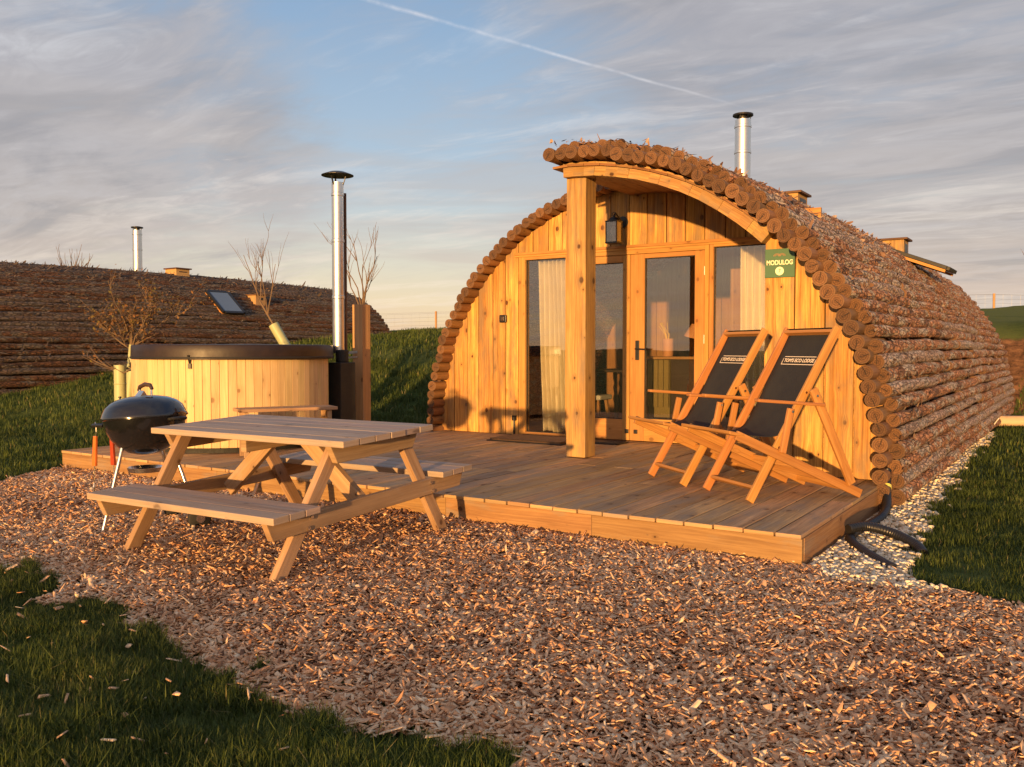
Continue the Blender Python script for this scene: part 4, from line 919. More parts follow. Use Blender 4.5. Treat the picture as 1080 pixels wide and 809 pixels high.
b = MB(); b.lathe((0, 0, 0), [(.05, 0), (.05, .012), (.009, .02), (.009, .24), (0.0001, .24)], 16); b.build('lamp_stem', M['black_metal'], lm, smooth=True)
b = MB(); b.lathe((-.02, 0, .24), [(.10, -.03), (.045, .12), (.043, .12), (.098, -.03)], 24, M_=Matrix.Rotation(.25, 3, 'Y')); b.build('lamp_shade', M['vase'], lm, smooth=True)

# ------------------------------------------------------------------ picnic table
pt_ = thing('picnic_table', 'weathered wooden picnic table with attached benches standing on the wood chips', 'picnic table', (-4.092, 3.770, 0.0), rot=(0.0405, 0.0013, 0.0428))
L, T, H, LB, Bv, bw, HB, LF, FV = 1.566, .81, .73, 1.49, .88, .335, .411, 1.23, .71
b = MB(); nb = 6; bwid = T/nb
for i in range(nb): b.box(-L/2+random.uniform(-.003, .003), L/2+random.uniform(-.003, .003), -T/2+i*bwid+.003, -T/2+(i+1)*bwid-.003, H-.036, H+random.uniform(-.001, .001), axis=0)
b.build('tabletop', M['tabletop'], pt_, bevel=.004)
for sg_ in (-1, 1):
    b = MB()
    for i in range(3):
        y0 = sg_*(Bv-bw)+sg_*i*bw/3; y1 = y0+sg_*(bw/3-.005); b.box(-LB/2+random.uniform(-.003, .003), LB/2, min(y0, y1), max(y0, y1), HB-.036, HB+random.uniform(-.001, .001), axis=0)
    b.build('bench_seat', M['tabletop'], pt_, bevel=.004)
for u_ in (-1, 1):
    for v_ in (-1, 1):
        b = MB(); ux = u_*LF/2; hw = .048; y0, y1 = v_*(FV+((.095 if u_ > 0 else .045) if v_ < 0 else .0)), v_*.275
        b.hexa([(ux-.022, y0-hw, -.035), (ux+.022, y0-hw, -.035), (ux+.022, y0+hw, -.035), (ux-.022, y0+hw, -.035), (ux-.022, y1-hw, H-.038), (ux+.022, y1-hw, H-.038), (ux+.022, y1+hw, H-.038), (ux-.022, y1+hw, H-.038)], axis=2)
        lg = b.build('leg', M['table'], pt_, bevel=.004)
        for dz in (-.028, .025):
            b = MB(); zz = HB-.09+dz; yy = y0+(y1-y0)*zz/(H-.038)+v_*dz*.3
            b.tube([(ux+u_*.066, yy, zz), (ux+u_*.073, yy, zz)], .011, 8); b.build('bolt', M['chrome'], lg)
    ub = u_*(LF/2+.045)
    b = MB(); b.hexa([(ub-.02, -Bv+.06, HB-.135), (ub+.02, -Bv+.06, HB-.135), (ub+.02, Bv-.06, HB-.135), (ub-.02, Bv-.06, HB-.135), (ub-.02, -Bv+.02, HB-.038), (ub+.02, -Bv+.02, HB-.038), (ub+.02, Bv-.02, HB-.038), (ub-.02, Bv-.02, HB-.038)], axis=1)
    b.build('bench_bearer', M['table'], pt_, bevel=.004)
    b = MB(); y_ = T/2-.02; b.hexa([(ub-.02, -y_+.05, H-.135), (ub+.02, -y_+.05, H-.135), (ub+.02, y_-.05, H-.135), (ub-.02, y_-.05, H-.135), (ub-.02, -y_, H-.038), (ub+.02, -y_, H-.038), (ub+.02, y_, H-.038), (ub-.02, y_, H-.038)], axis=1)
    b.build('top_bearer', M['table'], pt_, bevel=.004)
    b = MB(); b.beam((u_*(LF/2-.03), -.02*u_, HB-.12), (u_*.14, -.02*u_, H-.06), .045, .095, (0, 1, 0)); b.build('brace', M['table'], pt_, bevel=.004)
b = MB(); b.box(-.022, .022, -T/2+.03, T/2-.03, H-.11, H-.038, axis=1); b.build('top_batten', M['table'], pt_, bevel=.004)

# ------------------------------------------------------------------ kettle barbecue
bbq = thing('kettle_barbecue', 'black kettle barbecue with domed lid behind the picnic table', 'barbecue', (-5.295, 3.565, 0))
TL = Matrix.Rotation(R(-5.5), 3, 'Y') @ Matrix.Scale(.925, 3)   # lid and bowl sit a little crooked
cz = Vector((0, 0, .735)); RB = .285
prof = [(0.0001, -.262), (.06, -.258), (.13, -.236), (.19, -.194), (.24, -.135), (.272, -.06), (.283, 0), (.290, .004), (.290, .012), (.278, .014), (.27, -.02)]
b = MB(); b.lathe(cz, prof, 48, M_=TL); bowl = b.build('bowl', M['enamel'], bbq, smooth=True)
b = MB(); prof = [(.296, .006), (.298, .014), (.290, .030), (.283, .05), (.265, .088), (.228, .122), (.17, .148), (.10, .162), (.04, .167), (0.0001, .168)]
b.lathe(cz, prof, 48, M_=TL); lid = b.build('lid', M['enamel'], bbq, smooth=True)
def P3(x, y, z): return cz+TL @ Vector((x, y, z))
for qa, qb in ((P3(-.03, .0, .15), P3(-.035, 0, .21)), (P3(.10, .0, .14), P3(.10, 0, .21))): b = MB(); b.tube([qa, qb], .008, 8); b.build('handle_bracket', M['chrome'], lid)
b = MB(); b.tube([P3(-.05, 0, .205), P3(-.03, 0, .232), P3(.03, 0, .245), P3(.09, 0, .235), P3(.112, 0, .205)], [.011, .014, .015, .014, .011], 12); b.build('lid_handle', M['darkfurn'], lid, smooth=True)
b = MB(); b.lathe(P3(-.10, -.12, .138), [(.035, 0), (.035, .006), (.006, .008), (.006, .022), (.011, .024), (.011, .032), (0.0001, .034)], 18, M_=TL); b.build('lid_vent', M['black_metal'], lid, smooth=True)
b = MB(); b.hexa([P3(.03, -.10, .150), P3(.10, -.10, .146), P3(.10, -.03, .152), P3(.03, -.03, .158), P3(.04, -.06, .20), P3(.105, -.07, .195), P3(.107, -.062, .197), P3(.042, -.052, .202)]); b.build('heat_shield', M['chrome'], lid)
b = MB(); b.tube([P3(-.28, -.04, -.02), P3(-.36, -.05, -.022), P3(-.385, -.07, -.02), P3(-.385, -.16, -.02), P3(-.36, -.185, -.022), P3(-.25, -.17, -.03)], .012, 10); b.build('side_handle', M['black_metal'], bbq, smooth=True)
b = MB(); b.tube([P3(.28, .0, -.02), P3(.33, .0, -.018), P3(.345, .03, -.018), P3(.33, .10, -.02), P3(.26, .12, -.03)], .011, 10); b.build('side_handle', M['black_metal'], bbq, smooth=True)
feet = [(-.03, -.30), (.33, .16), (-.12, .31)]
for i, (fx, fy) in enumerate(feet):
    b = MB(); z1 = .075 if i else 0.0; b.tube([(fx*.52, fy*.52, .56), (fx, fy, z1)], .0125, 12); lg = b.build('leg', M['chrome'], bbq, smooth=True)
for fx, fy in feet[1:]:
    b = MB(); ax = Vector((feet[1][0]-feet[2][0], feet[1][1]-feet[2][1], 0)).normalized(); c = Vector((fx, fy, .078)); sgn = 1 if fx > 0 else -1
    b.tube([c+ax*sgn*.01, c+ax*sgn*.018, c+ax*sgn*.042, c+ax*sgn*.05], [.066, .076, .076, .066], 28); w = b.build('wheel', M['rubber'], bbq, smooth=True)
    b = MB(); b.tube([c+ax*sgn*.05, c+ax*sgn*.056], .03, 16); b.build('hub_cap', M['chrome'], w)
b = MB(); b.tube([(feet[1][0], feet[1][1], .078), (feet[2][0], feet[2][1], .078)], .006, 8); b.build('axle', M['chrome'], bbq)
b = MB(); b.lathe((0, 0, 0), [(.0001, .385), (.10, .385), (.115, .41), (.117, .41), (.11, .38)], 28); b.build('ash_catcher', M['chrome'], bbq, smooth=True)
# utensils hanging from the side handle (world positions around -5.65, 3.45)
def utensil(x, y, z, mat, lean, lab, kind):
    t = thing(kind, lab, 'utensil', (x, y, z)); b = MB(); c = lean
    b.hexa([(c*.05-.020, -.010, -.285), (c*.05+.020, -.010, -.285), (c*.05+.020, .010, -.285), (c*.05-.020, .010, -.285), (-.015, -.008, -.08), (.015, -.008, -.08), (.015, .008, -.08), (-.015, .008, -.08)], axis=2)
    b.build('handle', M[mat], t, bevel=.003)
    b = MB(); b.tube([(-.012, .0, .0), (0, 0, .012), (.012, 0, 0), (.012, 0, -.05), (0, 0, -.085)], .003, 6); b.build('hanging_hook', M['chrome'], t)
    b = MB(); b.tube([(c*.05, 0, -.28), (c*.075, 0, -.40), (c*.08, 0, -.43), (c*.085, 0, -.47)], [.0035, .0035, .009, .007], 8); b.build('steel_rod', M['chrome'], t)
utensil(-5.655, 3.43, .688, 'tool', -.3, 'barbecue tool with bright orange handle, left one on the kettle handle', 'barbecue_tool')
utensil(-5.605, 3.517, .690, 'tool_dark', .35, 'barbecue tool with dark red handle hanging beside the orange one', 'barbecue_tool')

# ------------------------------------------------------------------ deck chairs
def make_chair(label):
    t = thing('deck_chair', label, 'deck chair', group='wooden deck chairs with black canvas on the deck')
    W = .60     # overall width; local x across (0 = right side), y towards the back, z up
    def rail(nm, a, c, x, wd=.055, th=.024, ex=0.0):
        b = MB(); b.beam((x, a[0], a[1]), (x, c[0], c[1]), th, wd, (1, 0, 0)); return b.build(nm, M['chair'], t, bevel=.004)
    for x in (-.03, -W+.03):
        s = -1 if x < -.3 else 1
        r_ = rail('back_rail', (.015, .012), (.69, 1.155), x, .058)
        for (yy, zz) in ((.226, .36), (.435, .72)): b = MB(); b.tube([(x+s*.012, yy, zz), (x+s*.018, yy, zz)], .009, 8); b.build('bolt', M['chrome'], r_)
    for x in (.0, -W+.0):
        s = -1 if x < -.3 else 1
        rail('seat_rail', (-.11, .455), (.87, .024), x, .06)
        rail('strut', (.455, .745), (.775, .10), x+s*.026, .06)
        rail('arm_support', (.225, .33), (.285, .62), x+s*.026, .045)
        b = MB(); b.hexa([(x-.028+s*.03, .02, .668), (x+.028+s*.03, .02, .668), (x+.024+s*.03, .54, .628), (x-.024+s*.03, .54, .628), (x-.028+s*.03, .02, .69), (x+.028+s*.03, .02, .69), (x+.024+s*.03, .54, .65), (x-.024+s*.03, .54, .65)], axis=1)
        ar = b.build('armrest', M['chair'], t, bevel=.006)
        for yy, zz in ((.285, .60), (.475, .70)): b = MB(); b.tube([(x+s*.04, yy, zz), (x+s*.052, yy, zz)], .009, 8); b.build('bolt', M['chrome'], ar)
    b = MB(); b.hexa([(-W-.015, -.165, .462), (.015, -.165, .462), (.015, -.055, .437), (-W-.015, -.055, .437), (-W-.015, -.165, .486), (.015, -.165, .486), (.015, -.055, .461), (-W-.015, -.055, .461)], axis=0); b.build('seat_bar', M['chair'], t, bevel=.006)
    b = MB(); b.beam((-W+.03, .065, .095), (-.03, .065, .095), .022, .05, (0, .5, .9)); b.build('foot_rung', M['chair'], t, bevel=.004)
    b = MB(); b.beam((-W+.03, .665, 1.125), (-.03, .665, 1.125), .024, .045, (0, .5, .85)); b.build('top_rung', M['chair'], t, bevel=.004)
    for yy, zz in ((.80, .06), (.60, .146), (.42, .225)):
        b = MB(); b.beam((-W+.01, yy, zz), (-.01, yy, zz), .024, .04, (0, 1, 0)); b.build('rear_rung', M['chair'], t, bevel=.004)
    # sling
    path = [(.655, 1.155), (.69, 1.15), (.685, 1.12), (.60, .965), (.50, .785), (.42, .635), (.36, .53), (.30, .455), (.22, .425), (.12, .43), (.02, .445), (-.06, .455)]
    ps = []
    for i in range(len(path)-1):
        for k in range(4): f_ = k/4; ps.append((path[i][0]*(1-f_)+path[i+1][0]*f_, path[i][1]*(1-f_)+path[i+1][1]*f_))
    ps.append(path[-1])
    for _ in range(3): ps = [ps[0]]+[((ps[i-1][0]+ps[i][0]*2+ps[i+1][0])/4, (ps[i-1][1]+ps[i][1]*2+ps[i+1][1])/4) for i in range(1, len(ps)-1)]+[ps[-1]]
    b = MB(); nx_ = 10; x0, x1 = -W+.055, -.055
    for (yy, zz) in ps:
        for i in range(nx_+1):
            q = i/nx_; sag = .018*math.sin(PI*q)*min(1, max(0, (1.1-zz)*4)); b.v.append((x0+(x1-x0)*q, yy+sag*.9, zz-sag*.5))
    for j in range(len(ps)-1):
        for i in range(nx_):
            q = j*(nx_+1)+i; b.face((q, q+1, q+nx_+2, q+nx_+1), [(0, 0)]*4, .5)
    cv = b.build('canvas_sling', M['canvas'], t, smooth=True); so = cv.modifiers.new('thick', 'SOLIDIFY'); so.thickness = .003
    # printed logo box on the back, facing the sitter
    dn = Vector((0, .10, .18)).normalized(); nrm = Vector((0, -.18, .10)).normalized(); cpt = Vector((-W/2, .578, .93))+Vector((0, .011, -.006))
    Mt = basis((1, 0, 0), dn, cpt+nrm*.008)
    text_obj("TOM'S ECO LODGE", .038, 'logo_lettering', M['thread'], cv, Mt, .0004, 1.0, .0009)
    b = MB()
    for (a_, c_, e_, f_) in ((-.185, .185, .028, .033), (-.185, .185, -.033, -.028), (-.185, -.180, -.028, .028), (.180, .185, -.028, .028)):
        pts = [Mt @ Vector(p) for p in ((a_, e_, 0), (c_, e_, 0), (c_, f_, 0), (a_, f_, 0), (a_, e_, .0008), (c_, e_, .0008), (c_, f_, .0008), (a_, f_, .0008))]; b.hexa(pts)
    b.build('logo_border', M['thread'], cv)
    return t
c1 = make_chair('right deck chair, nearest the log wall corner of the lodge')
yawc = math.atan2(-.62, .785)
c1.location = (-1.87+.03*.785, 5.63-.03*.62, .19); c1.rotation_euler = (0, 0, yawc)
c2 = copy_tree(c1); c2['label'] = 'left deck chair, in front of the glazed door'
c2.location = (-2.505+.03*.785, 6.045-.03*.62, .19); c2.rotation_euler = (0, 0, yawc+R(-2))

# ------------------------------------------------------------------ hot tub
TC = (-7.69, 6.235, .19)
tub = thing('hot_tub', 'round hot tub clad in vertical pale boards with a brown cover', 'hot tub', TC)
b = MB(); n = 78; r_ = 1.0
for k in range(n):
    a0 = 2*PI*(k+.02)/n; a1 = 2*PI*(k+.98)/n; ro = r_-.0; ri = r_-.04; z0, z1 = .055, .905; rr = random.random()
    P = lambda a, r, z: (math.cos(a)*r, math.sin(a)*r, z)
    b.hexa([P(a0, ri, z0), P(a1, ri, z0), P(a1, ro, z0), P(a0, ro, z0), P(a0, ri, z1), P(a1, ri, z1), P(a1, ro, z1), P(a0, ro, z1)][::1], axis=2, r=rr)
tc_ = b.build('cladding', M['tub'], tub, bevel=.003)
b = MB(); b.lathe((0, 0, 0), [(.93, 0), (.93, .06), (.955, .06), (.955, .908), (0.0001, .908)], 48); b.build('tub_shell', M['rubber'], tub)
b = MB(); b.lathe((.02, .015, 0), [(.95, .912), (1.02, .905), (1.032, .91), (1.028, .98), (1.026, 1.04), (1.018, 1.05), (.9, 1.054), (.3, 1.06), (.02, 1.062), (0.0001, 1.062)], 64); cv = b.build('insulated_cover', M['vinyl'], tub, smooth=True)
b = MB(); b.lathe((.02, .015, 0), [(1.031, .915), (1.040, .919), (1.040, .929), (1.031, .933)], 64); b.build('cover_piping', M['rubber'], cv, smooth=True)
for a in (R(-126), R(-62)):
    b = MB(); x, y = math.cos(a)*1.008, math.sin(a)*1.008; b.beam((x, y, .82), (x, y, .87), .03, .02, (-y, x, 0)); b.beam((x, y, .87), (x*1.03, y*1.03, .95), .02, .006, (-y, x, 0)); b.build('cover_clip', M['black_metal'], tub)
# stove flue beside the tub on its right
fw = Vector((-.5505, .8348, 0)); rt = Vector((.8348, .5505, 0))
def atpx(px, dd, z): 
    v = fw*dd+rt*((px-540)/930*dd); return Vector((v.x, v.y, z))
fp = atpx(357.5, 9.9, 0)
b = MB(); p0_ = atpx(361, 9.85, .22)-Vector(TC); b.box(p0_.x-.10, p0_.x+.09, p0_.y-.12, p0_.y+.12, .02, .86); b.tube([(p0_.x, p0_.y, .86), (p0_.x, p0_.y, 1.0)], .07, 16)
b.build('stove', M['rubber'], tub, bevel=.01)
fo = flue(fp.x, fp.y, 1.15, 3.05, .066, 'stove_flue', tub, TC, capw=2.7)
b = MB(); pp = atpx(365, 9.95, 0)-Vector(TC); b.tube([(pp.x, pp.y, .35), (pp.x, pp.y, 2.75)], .018, 10); b.tube([(pp.x, pp.y, .35), (pp.x-.03, pp.y-.02, .30), (pp.x-.09, pp.y-.04, .26)], .02, 10); b.build('drain_pipe', M['dark_wood_cap'], tub, smooth=True)

# steps against the tub
spx = [atpx(252, 8.05, 0), atpx(356, 8.5, 0)]
st = thing('tub_steps', 'low wooden step in front of the hot tub', 'step', (spx[0].x, spx[0].y, .19), math.atan2(spx[1].y-spx[0].y, spx[1].x-spx[0].x))
sl = (spx[1]-spx[0]).length
b = MB()
for k in range(3): b.box(0, sl, k*.10, k*.10+.095, .425, .455, axis=0)
b.build('step_top', M['table'], st, bevel=.003)
for x in (.05, sl-.09):
    b = MB(); b.box(x, x+.04, .03, .07, 0, .42); b.box(x, x+.04, .22, .26, 0, .42); b.box(x, x+.04, .071, .219, .33, .42); b.build('trestle_leg', M['table'], st, bevel=.003)
b = MB(); b.box(.0, sl, .02, .045, .20, .235, axis=0); b.build('rail', M['table'], st, bevel=.003)

# post with bracket behind the tub
q = atpx(381.5, 10.4, 0)
ps_ = thing('timber_post', 'square timber post behind the hot tub flue', 'post', (q.x, q.y, float(terrain(q.x, q.y))), R(2))
b = MB(); b.box(-.078, .078, -.07, .07, 0, 1.72, axis=2); b.build('post', M['post'], ps_, bevel=.005)
b = MB(); b.beam((-.31, -.09, 1.14), (.0, -.07, 1.165), .03, .012, (0, 0, 1)); b.beam((-.31, -.09, 1.09), (.0, -.07, 1.105), .02, .012, (0, 0, 1)); b.build('flue_bracket', M['steel'], ps_)

# ------------------------------------------------------------------ saplings
def sapling(label, base, trunk_top, spread, levels, seed, r0, leaves=0, up=0.75, first=5, nm='sapling', length=.6):
    rg = random.Random(seed); t = thing(nm, label, 'tree', base); tr = MB(); cr = MB(); lf = []
    top = Vector(trunk_top); mid = top*.5+Vector((rg.uniform(-.03, .03), rg.uniform(-.03, .03), 0))
    tr.tube([(0, 0, -.05), mid, top], [r0, r0*.85, r0*.7], 9); tr.build('trunk', M['twig'], t, smooth=True)
    def branch(p, d, L, r, lv):
        pts = [p]; dd = d.copy(); k = 5
        for i in range(k):
            dd = (dd+Vector((rg.gauss(0, .13), rg.gauss(0, .13), rg.gauss(.06, .08)))).normalized(); pts.append(pts[-1]+dd*L/k)
        cr.tube(pts, [r*(1-.6*i/k) for i in range(k+1)], 5 if lv else 6, False)
        if lv < 2:
            for q_ in pts[2:]:
                if leaves: 
                    for _ in range(leaves): lf.append(q_+Vector((rg.gauss(0, .04), rg.gauss(0, .04), rg.gauss(0, .04))))
        if lv > 0:
            for _ in range(rg.randint(2, 4)):
                i = rg.randint(1, k); a = rg.uniform(0, 6.28); sp = Vector((math.cos(a), math.sin(a), 0))*spread
                nd = (dd*1.0+sp*rg.uniform(.5, 1)+Vector((0, 0, up*.4))).normalized(); branch(pts[i], nd, L*rg.uniform(.5, .8), r*.55, lv-1)
    for i in range(first):
        a = 6.28*i/first+rg.uniform(-.4, .4); s_ = rg.uniform(.4, 1)*spread
        d = Vector((math.cos(a)*s_, math.sin(a)*s_, up)).normalized(); branch(top*rg.uniform(.86, 1.0), d, length*rg.uniform(.7, 1.15), r0*.5, levels)
    cr.build('crown', M['twig'], t)
    if lf:
        A = np.array([tuple(v) for v in lf]); n = len(A); u, w, nn = rot_frames(n, .8); s_ = rng.uniform(.010, .026, n)[:, None]
        V = np.stack([A-u*s_, A-w*s_*.6, A+u*s_, A+w*s_*.6], 1); lo = np_mesh('leaves', V, [(0, 1, 2, 3)], rng.random(n), M['deadleaf']); lo.parent = t; lo['kind'] = 'stuff'
    return t
def guard(px, dd, ztop_px, zbot, tilt, lab, r=.06, H=1.2):
    p = atpx(px, dd, 0); zt = 1.2-(ztop_px-368)/930*dd; g = float(terrain(p.x, p.y))
    t = MB(); ax = Vector((tilt, 0, 1)).normalized(); Hh = zt-g
    t.lathe((0, 0, 0), [(r, -.03), (r*.97, Hh*.3), (r, Hh*.6), (r*1.03, Hh), (r*.94, Hh), (r*.9, Hh*.5)], 18)
    for f_ in (.45, .8): t.lathe((0, 0, 0), [(r*1.02, Hh*f_-.008), (r*1.08, Hh*f_), (r*1.02, Hh*f_+.008)], 18)
    o = t.build('tree_guard', M['guard'], None, smooth=True)
    sh = Matrix.Identity(4); o.location = (p.x, p.y, g); o.rotation_euler = Vector((0, 0, 1)).rotation_difference((rt*tilt+Vector((0, 0, 1))).normalized()).to_euler()
    tag(o, lab, 'tree guard', 'pale green plastic tree guards'); return p, g
D1 = 9.6
p, g = guard(126.5, D1, 385, 0, 0.0, 'shorter straight pale green tree guard left of the hot tub', .062)
p2, g2 = guard(129, D1+.4, 363, 0, .12, 'taller leaning tree guard behind the shorter one, left of the hot tub', .062)
sapling('leafy brown sapling in tree guard left of the hot tub', (p2.x, p2.y, g2), rt*.12+Vector((0, 0, 1.2-(352-368)/930*D1-g2+.0)), .95, 2, 4, .026, leaves=3, up=.48, first=9, length=.42)
sapling('thin low sapling with drooping side twigs in the shorter tree guard', (p.x, p.y, g), Vector((0, 0, 1.2-(384-368)/930*D1-g)), 1.6, 1, 14, .018, leaves=1, up=.15, first=4, length=.45)
D2 = 13.5
p, g = guard(350, D2, 326, 0, -.57, 'leaning tree guard seen above the hot tub cover, in front of the far lodge', .075)
tb = Vector((p.x, p.y, g)); zt = 1.2-(318-368)/930*D2
sapling('bare leaning sapling in front of the far lodge above the hot tub', tuple(tb), rt*(-.57)*(zt-g)+Vector((0, 0, zt-g)), .40, 2, 21, .020, up=1.0, first=4, length=.75)
D3 = 12.5; p = atpx(384, D3, 0); g = float(terrain(p.x, p.y))
sapling('bare sapling with a spreading crown behind the timber post', (p.x, p.y, g), rt*(-.02)+Vector((0, 0, 1.2+(368-318)/930*D3-g)), .60, 2, 37, .022, up=1.0, first=6, length=.78)
p = atpx(80, 24, 0); g = float(terrain(p.x, p.y))
sapling('bare shrub whose twig tips show above the far lodge roof', (p.x, p.y, g), Vector((0, 0, 1.2+(368-290)/930*24-g-.45)), .45, 1, 5, .035, up=1.0, first=20, nm='shrub', length=.80)
p = atpx(1096, 40, 0); g = float(terrain(p.x, p.y))
sapling('bare distant shrub at the right edge beside the field fence', (p.x, p.y, g), Vector((0, 0, 1.0)), .8, 3, 6, .09, up=.6, first=8, nm='shrub', length=1.3)

# ------------------------------------------------------------------ fences on the crest
def fence(pts, lab, ph=.95, mesh_h=(.25, .45, .65, .85)):
    p0 = Vector(pts[0]); t = thing('wire_fence', lab, 'fence', tuple(p0)); tops = []
    for q in pts:
        q = Vector(q)-p0; b = MB(); b.tube([q+Vector((0, 0, -.2)), q+Vector((random.uniform(-.04, .04), 0, ph))], .055, 8); b.build('fence_post', M['post'], t); tops.append(q)
    b = MB()
    for hh in mesh_h+(ph-.04,):
        for a, c in zip(tops[:-1], tops[1:]): b.tube([a+Vector((0, .06, hh)), c+Vector((0, .06, hh))], .0035, 4, False)
    for a, c in zip(tops[:-1], tops[1:]):
        L = (c-a).length; k = int(L/.45)
        for i in range(1, k): q = a+(c-a)*i/k; b.tube([q+Vector((0, .06, .2)), q+Vector((0, .06, .86))], .0025, 3, False)
    b.build('fence_wires', M['wire'], t)
def fp_(px, dd): v = atpx(px, dd, 0); return (v.x, v.y, float(terrain(v.x, v.y)))
fence([fp_(x_, d_) for x_, d_ in ((300, 47), (372, 46), (460, 45), (560, 44))], 'wire stock fence on the rise between the two lodges')
fence([fp_(x_, d_) for x_, d_ in ((930, 40), (1047, 41), (1165, 42))], 'wire stock fence on the field to the right of the near lodge', .9)

# ------------------------------------------------------------------ hoses, pole
def hose(pts, r, lab, tape=None):
    P = [Vector(p) for p in pts]; Q = []
    for i in range(len(P)-1):
        a = P[max(i-1, 0)]; b0 = P[i]; c = P[i+1]; d_ = P[min(i+2, len(P)-1)]
        m = max(6, int((c-b0).length/.0045))
        for k in range(m):
            t = k/m; Q.append(.5*((2*b0)+(-a+c)*t+(2*a-5*b0+4*c-d_)*t*t+(-a+3*b0-3*c+d_)*t**3))
    Q.append(P[-1]); rad = [r*(1.0+.05*(1 if (i//2) % 2 else -1)) for i in range(len(Q))]
    b = MB(); b.tube(Q, rad, 12); o = b.build('drain_hose', M['hose'], None, tuple(P[0]), smooth=True); tag(o, lab, 'hose')
    if tape:
        i = int(len(Q)*tape); b = MB(); b.tube(Q[i:i+6], r*1.14, 14); b.build('tape_band', M['tape'], o, tuple(P[0]))
    return o
hose([(-1.27, 7.02, .30), (-1.255, 6.93, .16), (-1.22, 6.75, .07), (-1.20, 6.45, .04), (-1.22, 6.1, .035), (-1.235, 5.75, .04), (-1.20, 5.55, .035), (-1.08, 5.32, .03), (-.87, 5.03, .02)], .030, 'black corrugated hose running from the log wall corner along the deck side', .06)
hose([(-1.235, 5.62, .095), (-1.15, 5.74, .10), (-1.00, 5.76, .07), (-.86, 5.66, .035), (-.80, 5.55, .01)], .030, 'short black corrugated hose crossing the gravel to the lawn')
a_ = atpx(1032, 13.6, 0); z_ = 1.2-(444-368)/930*13.6
b = MB(); c_ = atpx(1150, 13.0, 0); b.tube([a_+Vector((0, 0, z_+.0)), (a_+c_)/2+Vector((0, 0, .11)), c_+Vector((0, 0, .05))], [.085, .08, .075], 14)
tag(b.build('wooden_pole', M['pole'], None, tuple(a_), smooth=True), 'pale peeled pole lying on the lawn beside the log wall', 'pole')
a_ = atpx(1046, 12.6, .05); b = MB(); b.tube([a_, a_+rt*.12+Vector((0, 0, .16))], .007, 6); tag(b.build('garden_cane', M['leather'], None, tuple(a_)), 'thin white cane stuck in the lawn below the peeled pole', 'cane')

# ------------------------------------------------------------------ sky, sun
SUN_EL = R(3.0); sdir = Vector((.25, -1.0, 0)).normalized()      # horizontal direction towards the sun
w = bpy.data.worlds.new('World'); scene.world = w; w.use_nodes = True; nt = NT(w.node_tree); nt.n.clear()
out = nt.new('ShaderNodeOutputWorld'); bg = nt.new('ShaderNodeBackground'); nt.l.new(bg.outputs[0], out.inputs[0])
sk = nt.new('ShaderNodeTexSky', sky_type='NISHITA', sun_disc=False, sun_elevation=R(4), sun_rotation=math.atan2(sdir.x, sdir.y), altitude=50, air_density=1.0, dust_density=1.2, ozone_density=1.5)
D = nt.new('ShaderNodeTexCoord').outputs['Generated']
sp = nt.new('ShaderNodeSeparateXYZ'); nt.put(sp.inputs[0], D); dz = sp.outputs[2]
f3, r3 = Vector((-math.sin(YAW), math.cos(YAW), 0)), Vector((math.cos(YAW), math.sin(YAW), 0))
def pxdir(x, y): return (f3+r3*((x-540)/930)+Vector((0, 0, 1))*((368-y)/930)).normalized()
# clear air gradient added to the physical sky
K = 9.0
grad = nt.ramp(nt.math('MULTIPLY', dz, 1.6), [(0.0, (0.90, 0.56, 0.32)), (0.06, (0.94, 0.72, 0.46)), (0.15, (0.76, 0.70, 0.58)), (0.30, (0.46, 0.57, 0.69)), (0.55, (0.29, 0.43, 0.63)), (1.0, (0.14, 0.25, 0.47))])
skc = nt.vmath('SCALE', sk.outputs[0]); nt.n[-1].inputs[3].default_value = 0.10
base = nt.mix(0.75, skc, grad)
# clouds on a flat layer
den = nt.math('ADD', nt.math('MAXIMUM', dz, 0.0), 0.10)
px_ = nt.math('DIVIDE', sp.outputs[0], den); py_ = nt.math('DIVIDE', sp.outputs[1], den)
cp = nt.new('ShaderNodeCombineXYZ'); nt.put(cp.inputs[0], px_); nt.put(cp.inputs[1], py_)
rotm = nt.new('ShaderNodeMapping'); nt.put(rotm.inputs[0], cp.outputs[0]); rotm.inputs['Rotation'].default_value = (0, 0, R(-25)); rotm.inputs['Scale'].default_value = (0.42, 1.0, 1)
P = rotm.outputs[0]
c1_ = nt.noise(P, 0.75, 7, 0.55, 0.7); c2_ = nt.noise(P, 2.6, 6, 0.6, 0.9); c3_ = nt.noise(nt.vmath('ADD', P, (13, 4, 0)), 1.1, 7, 0.62, 1.2)
# where the blue opening and the heavier cloud lie in the sky
def lobe(x, y, a, b_): return nt.mapr(nt.vmath('DOT_PRODUCT', D, tuple(pxdir(x, y)), 1), math.cos(a), math.cos(b_), 0, 1, True)
blue = lobe(330, 110, R(24), R(2)); heavy = lobe(930, 110, R(34), R(4)); heavyl = lobe(120, 205, R(16), R(3)); heavytl = lobe(60, 20, R(15), R(2)); smudge = lobe(300, 160, R(5.5), R(1))
bias = nt.math('ADD', nt.math('SUBTRACT', nt.math('MULTIPLY', heavy, 0.13), nt.math('MULTIPLY', blue, 0.15)), nt.math('ADD', nt.math('ADD', nt.math('MULTIPLY', heavyl, 0.14), nt.math('MULTIPLY', heavytl, 0.10)), nt.math('MULTIPLY', smudge, 0.10)))
c4_ = nt.noise(nt.vmath('ADD', P, (3, 7, 0)), 6.5, 5, 0.62, 1.4)
cov = nt.math('ADD', nt.math('ADD', nt.math('ADD', nt.math('MULTIPLY', c1_, 0.52), nt.math('MULTIPLY', c2_, 0.33)), nt.math('MULTIPLY', c4_, 0.15)), bias)
m_ = nt.mapr(cov, 0.38, 0.62, 0, 0.95, True)
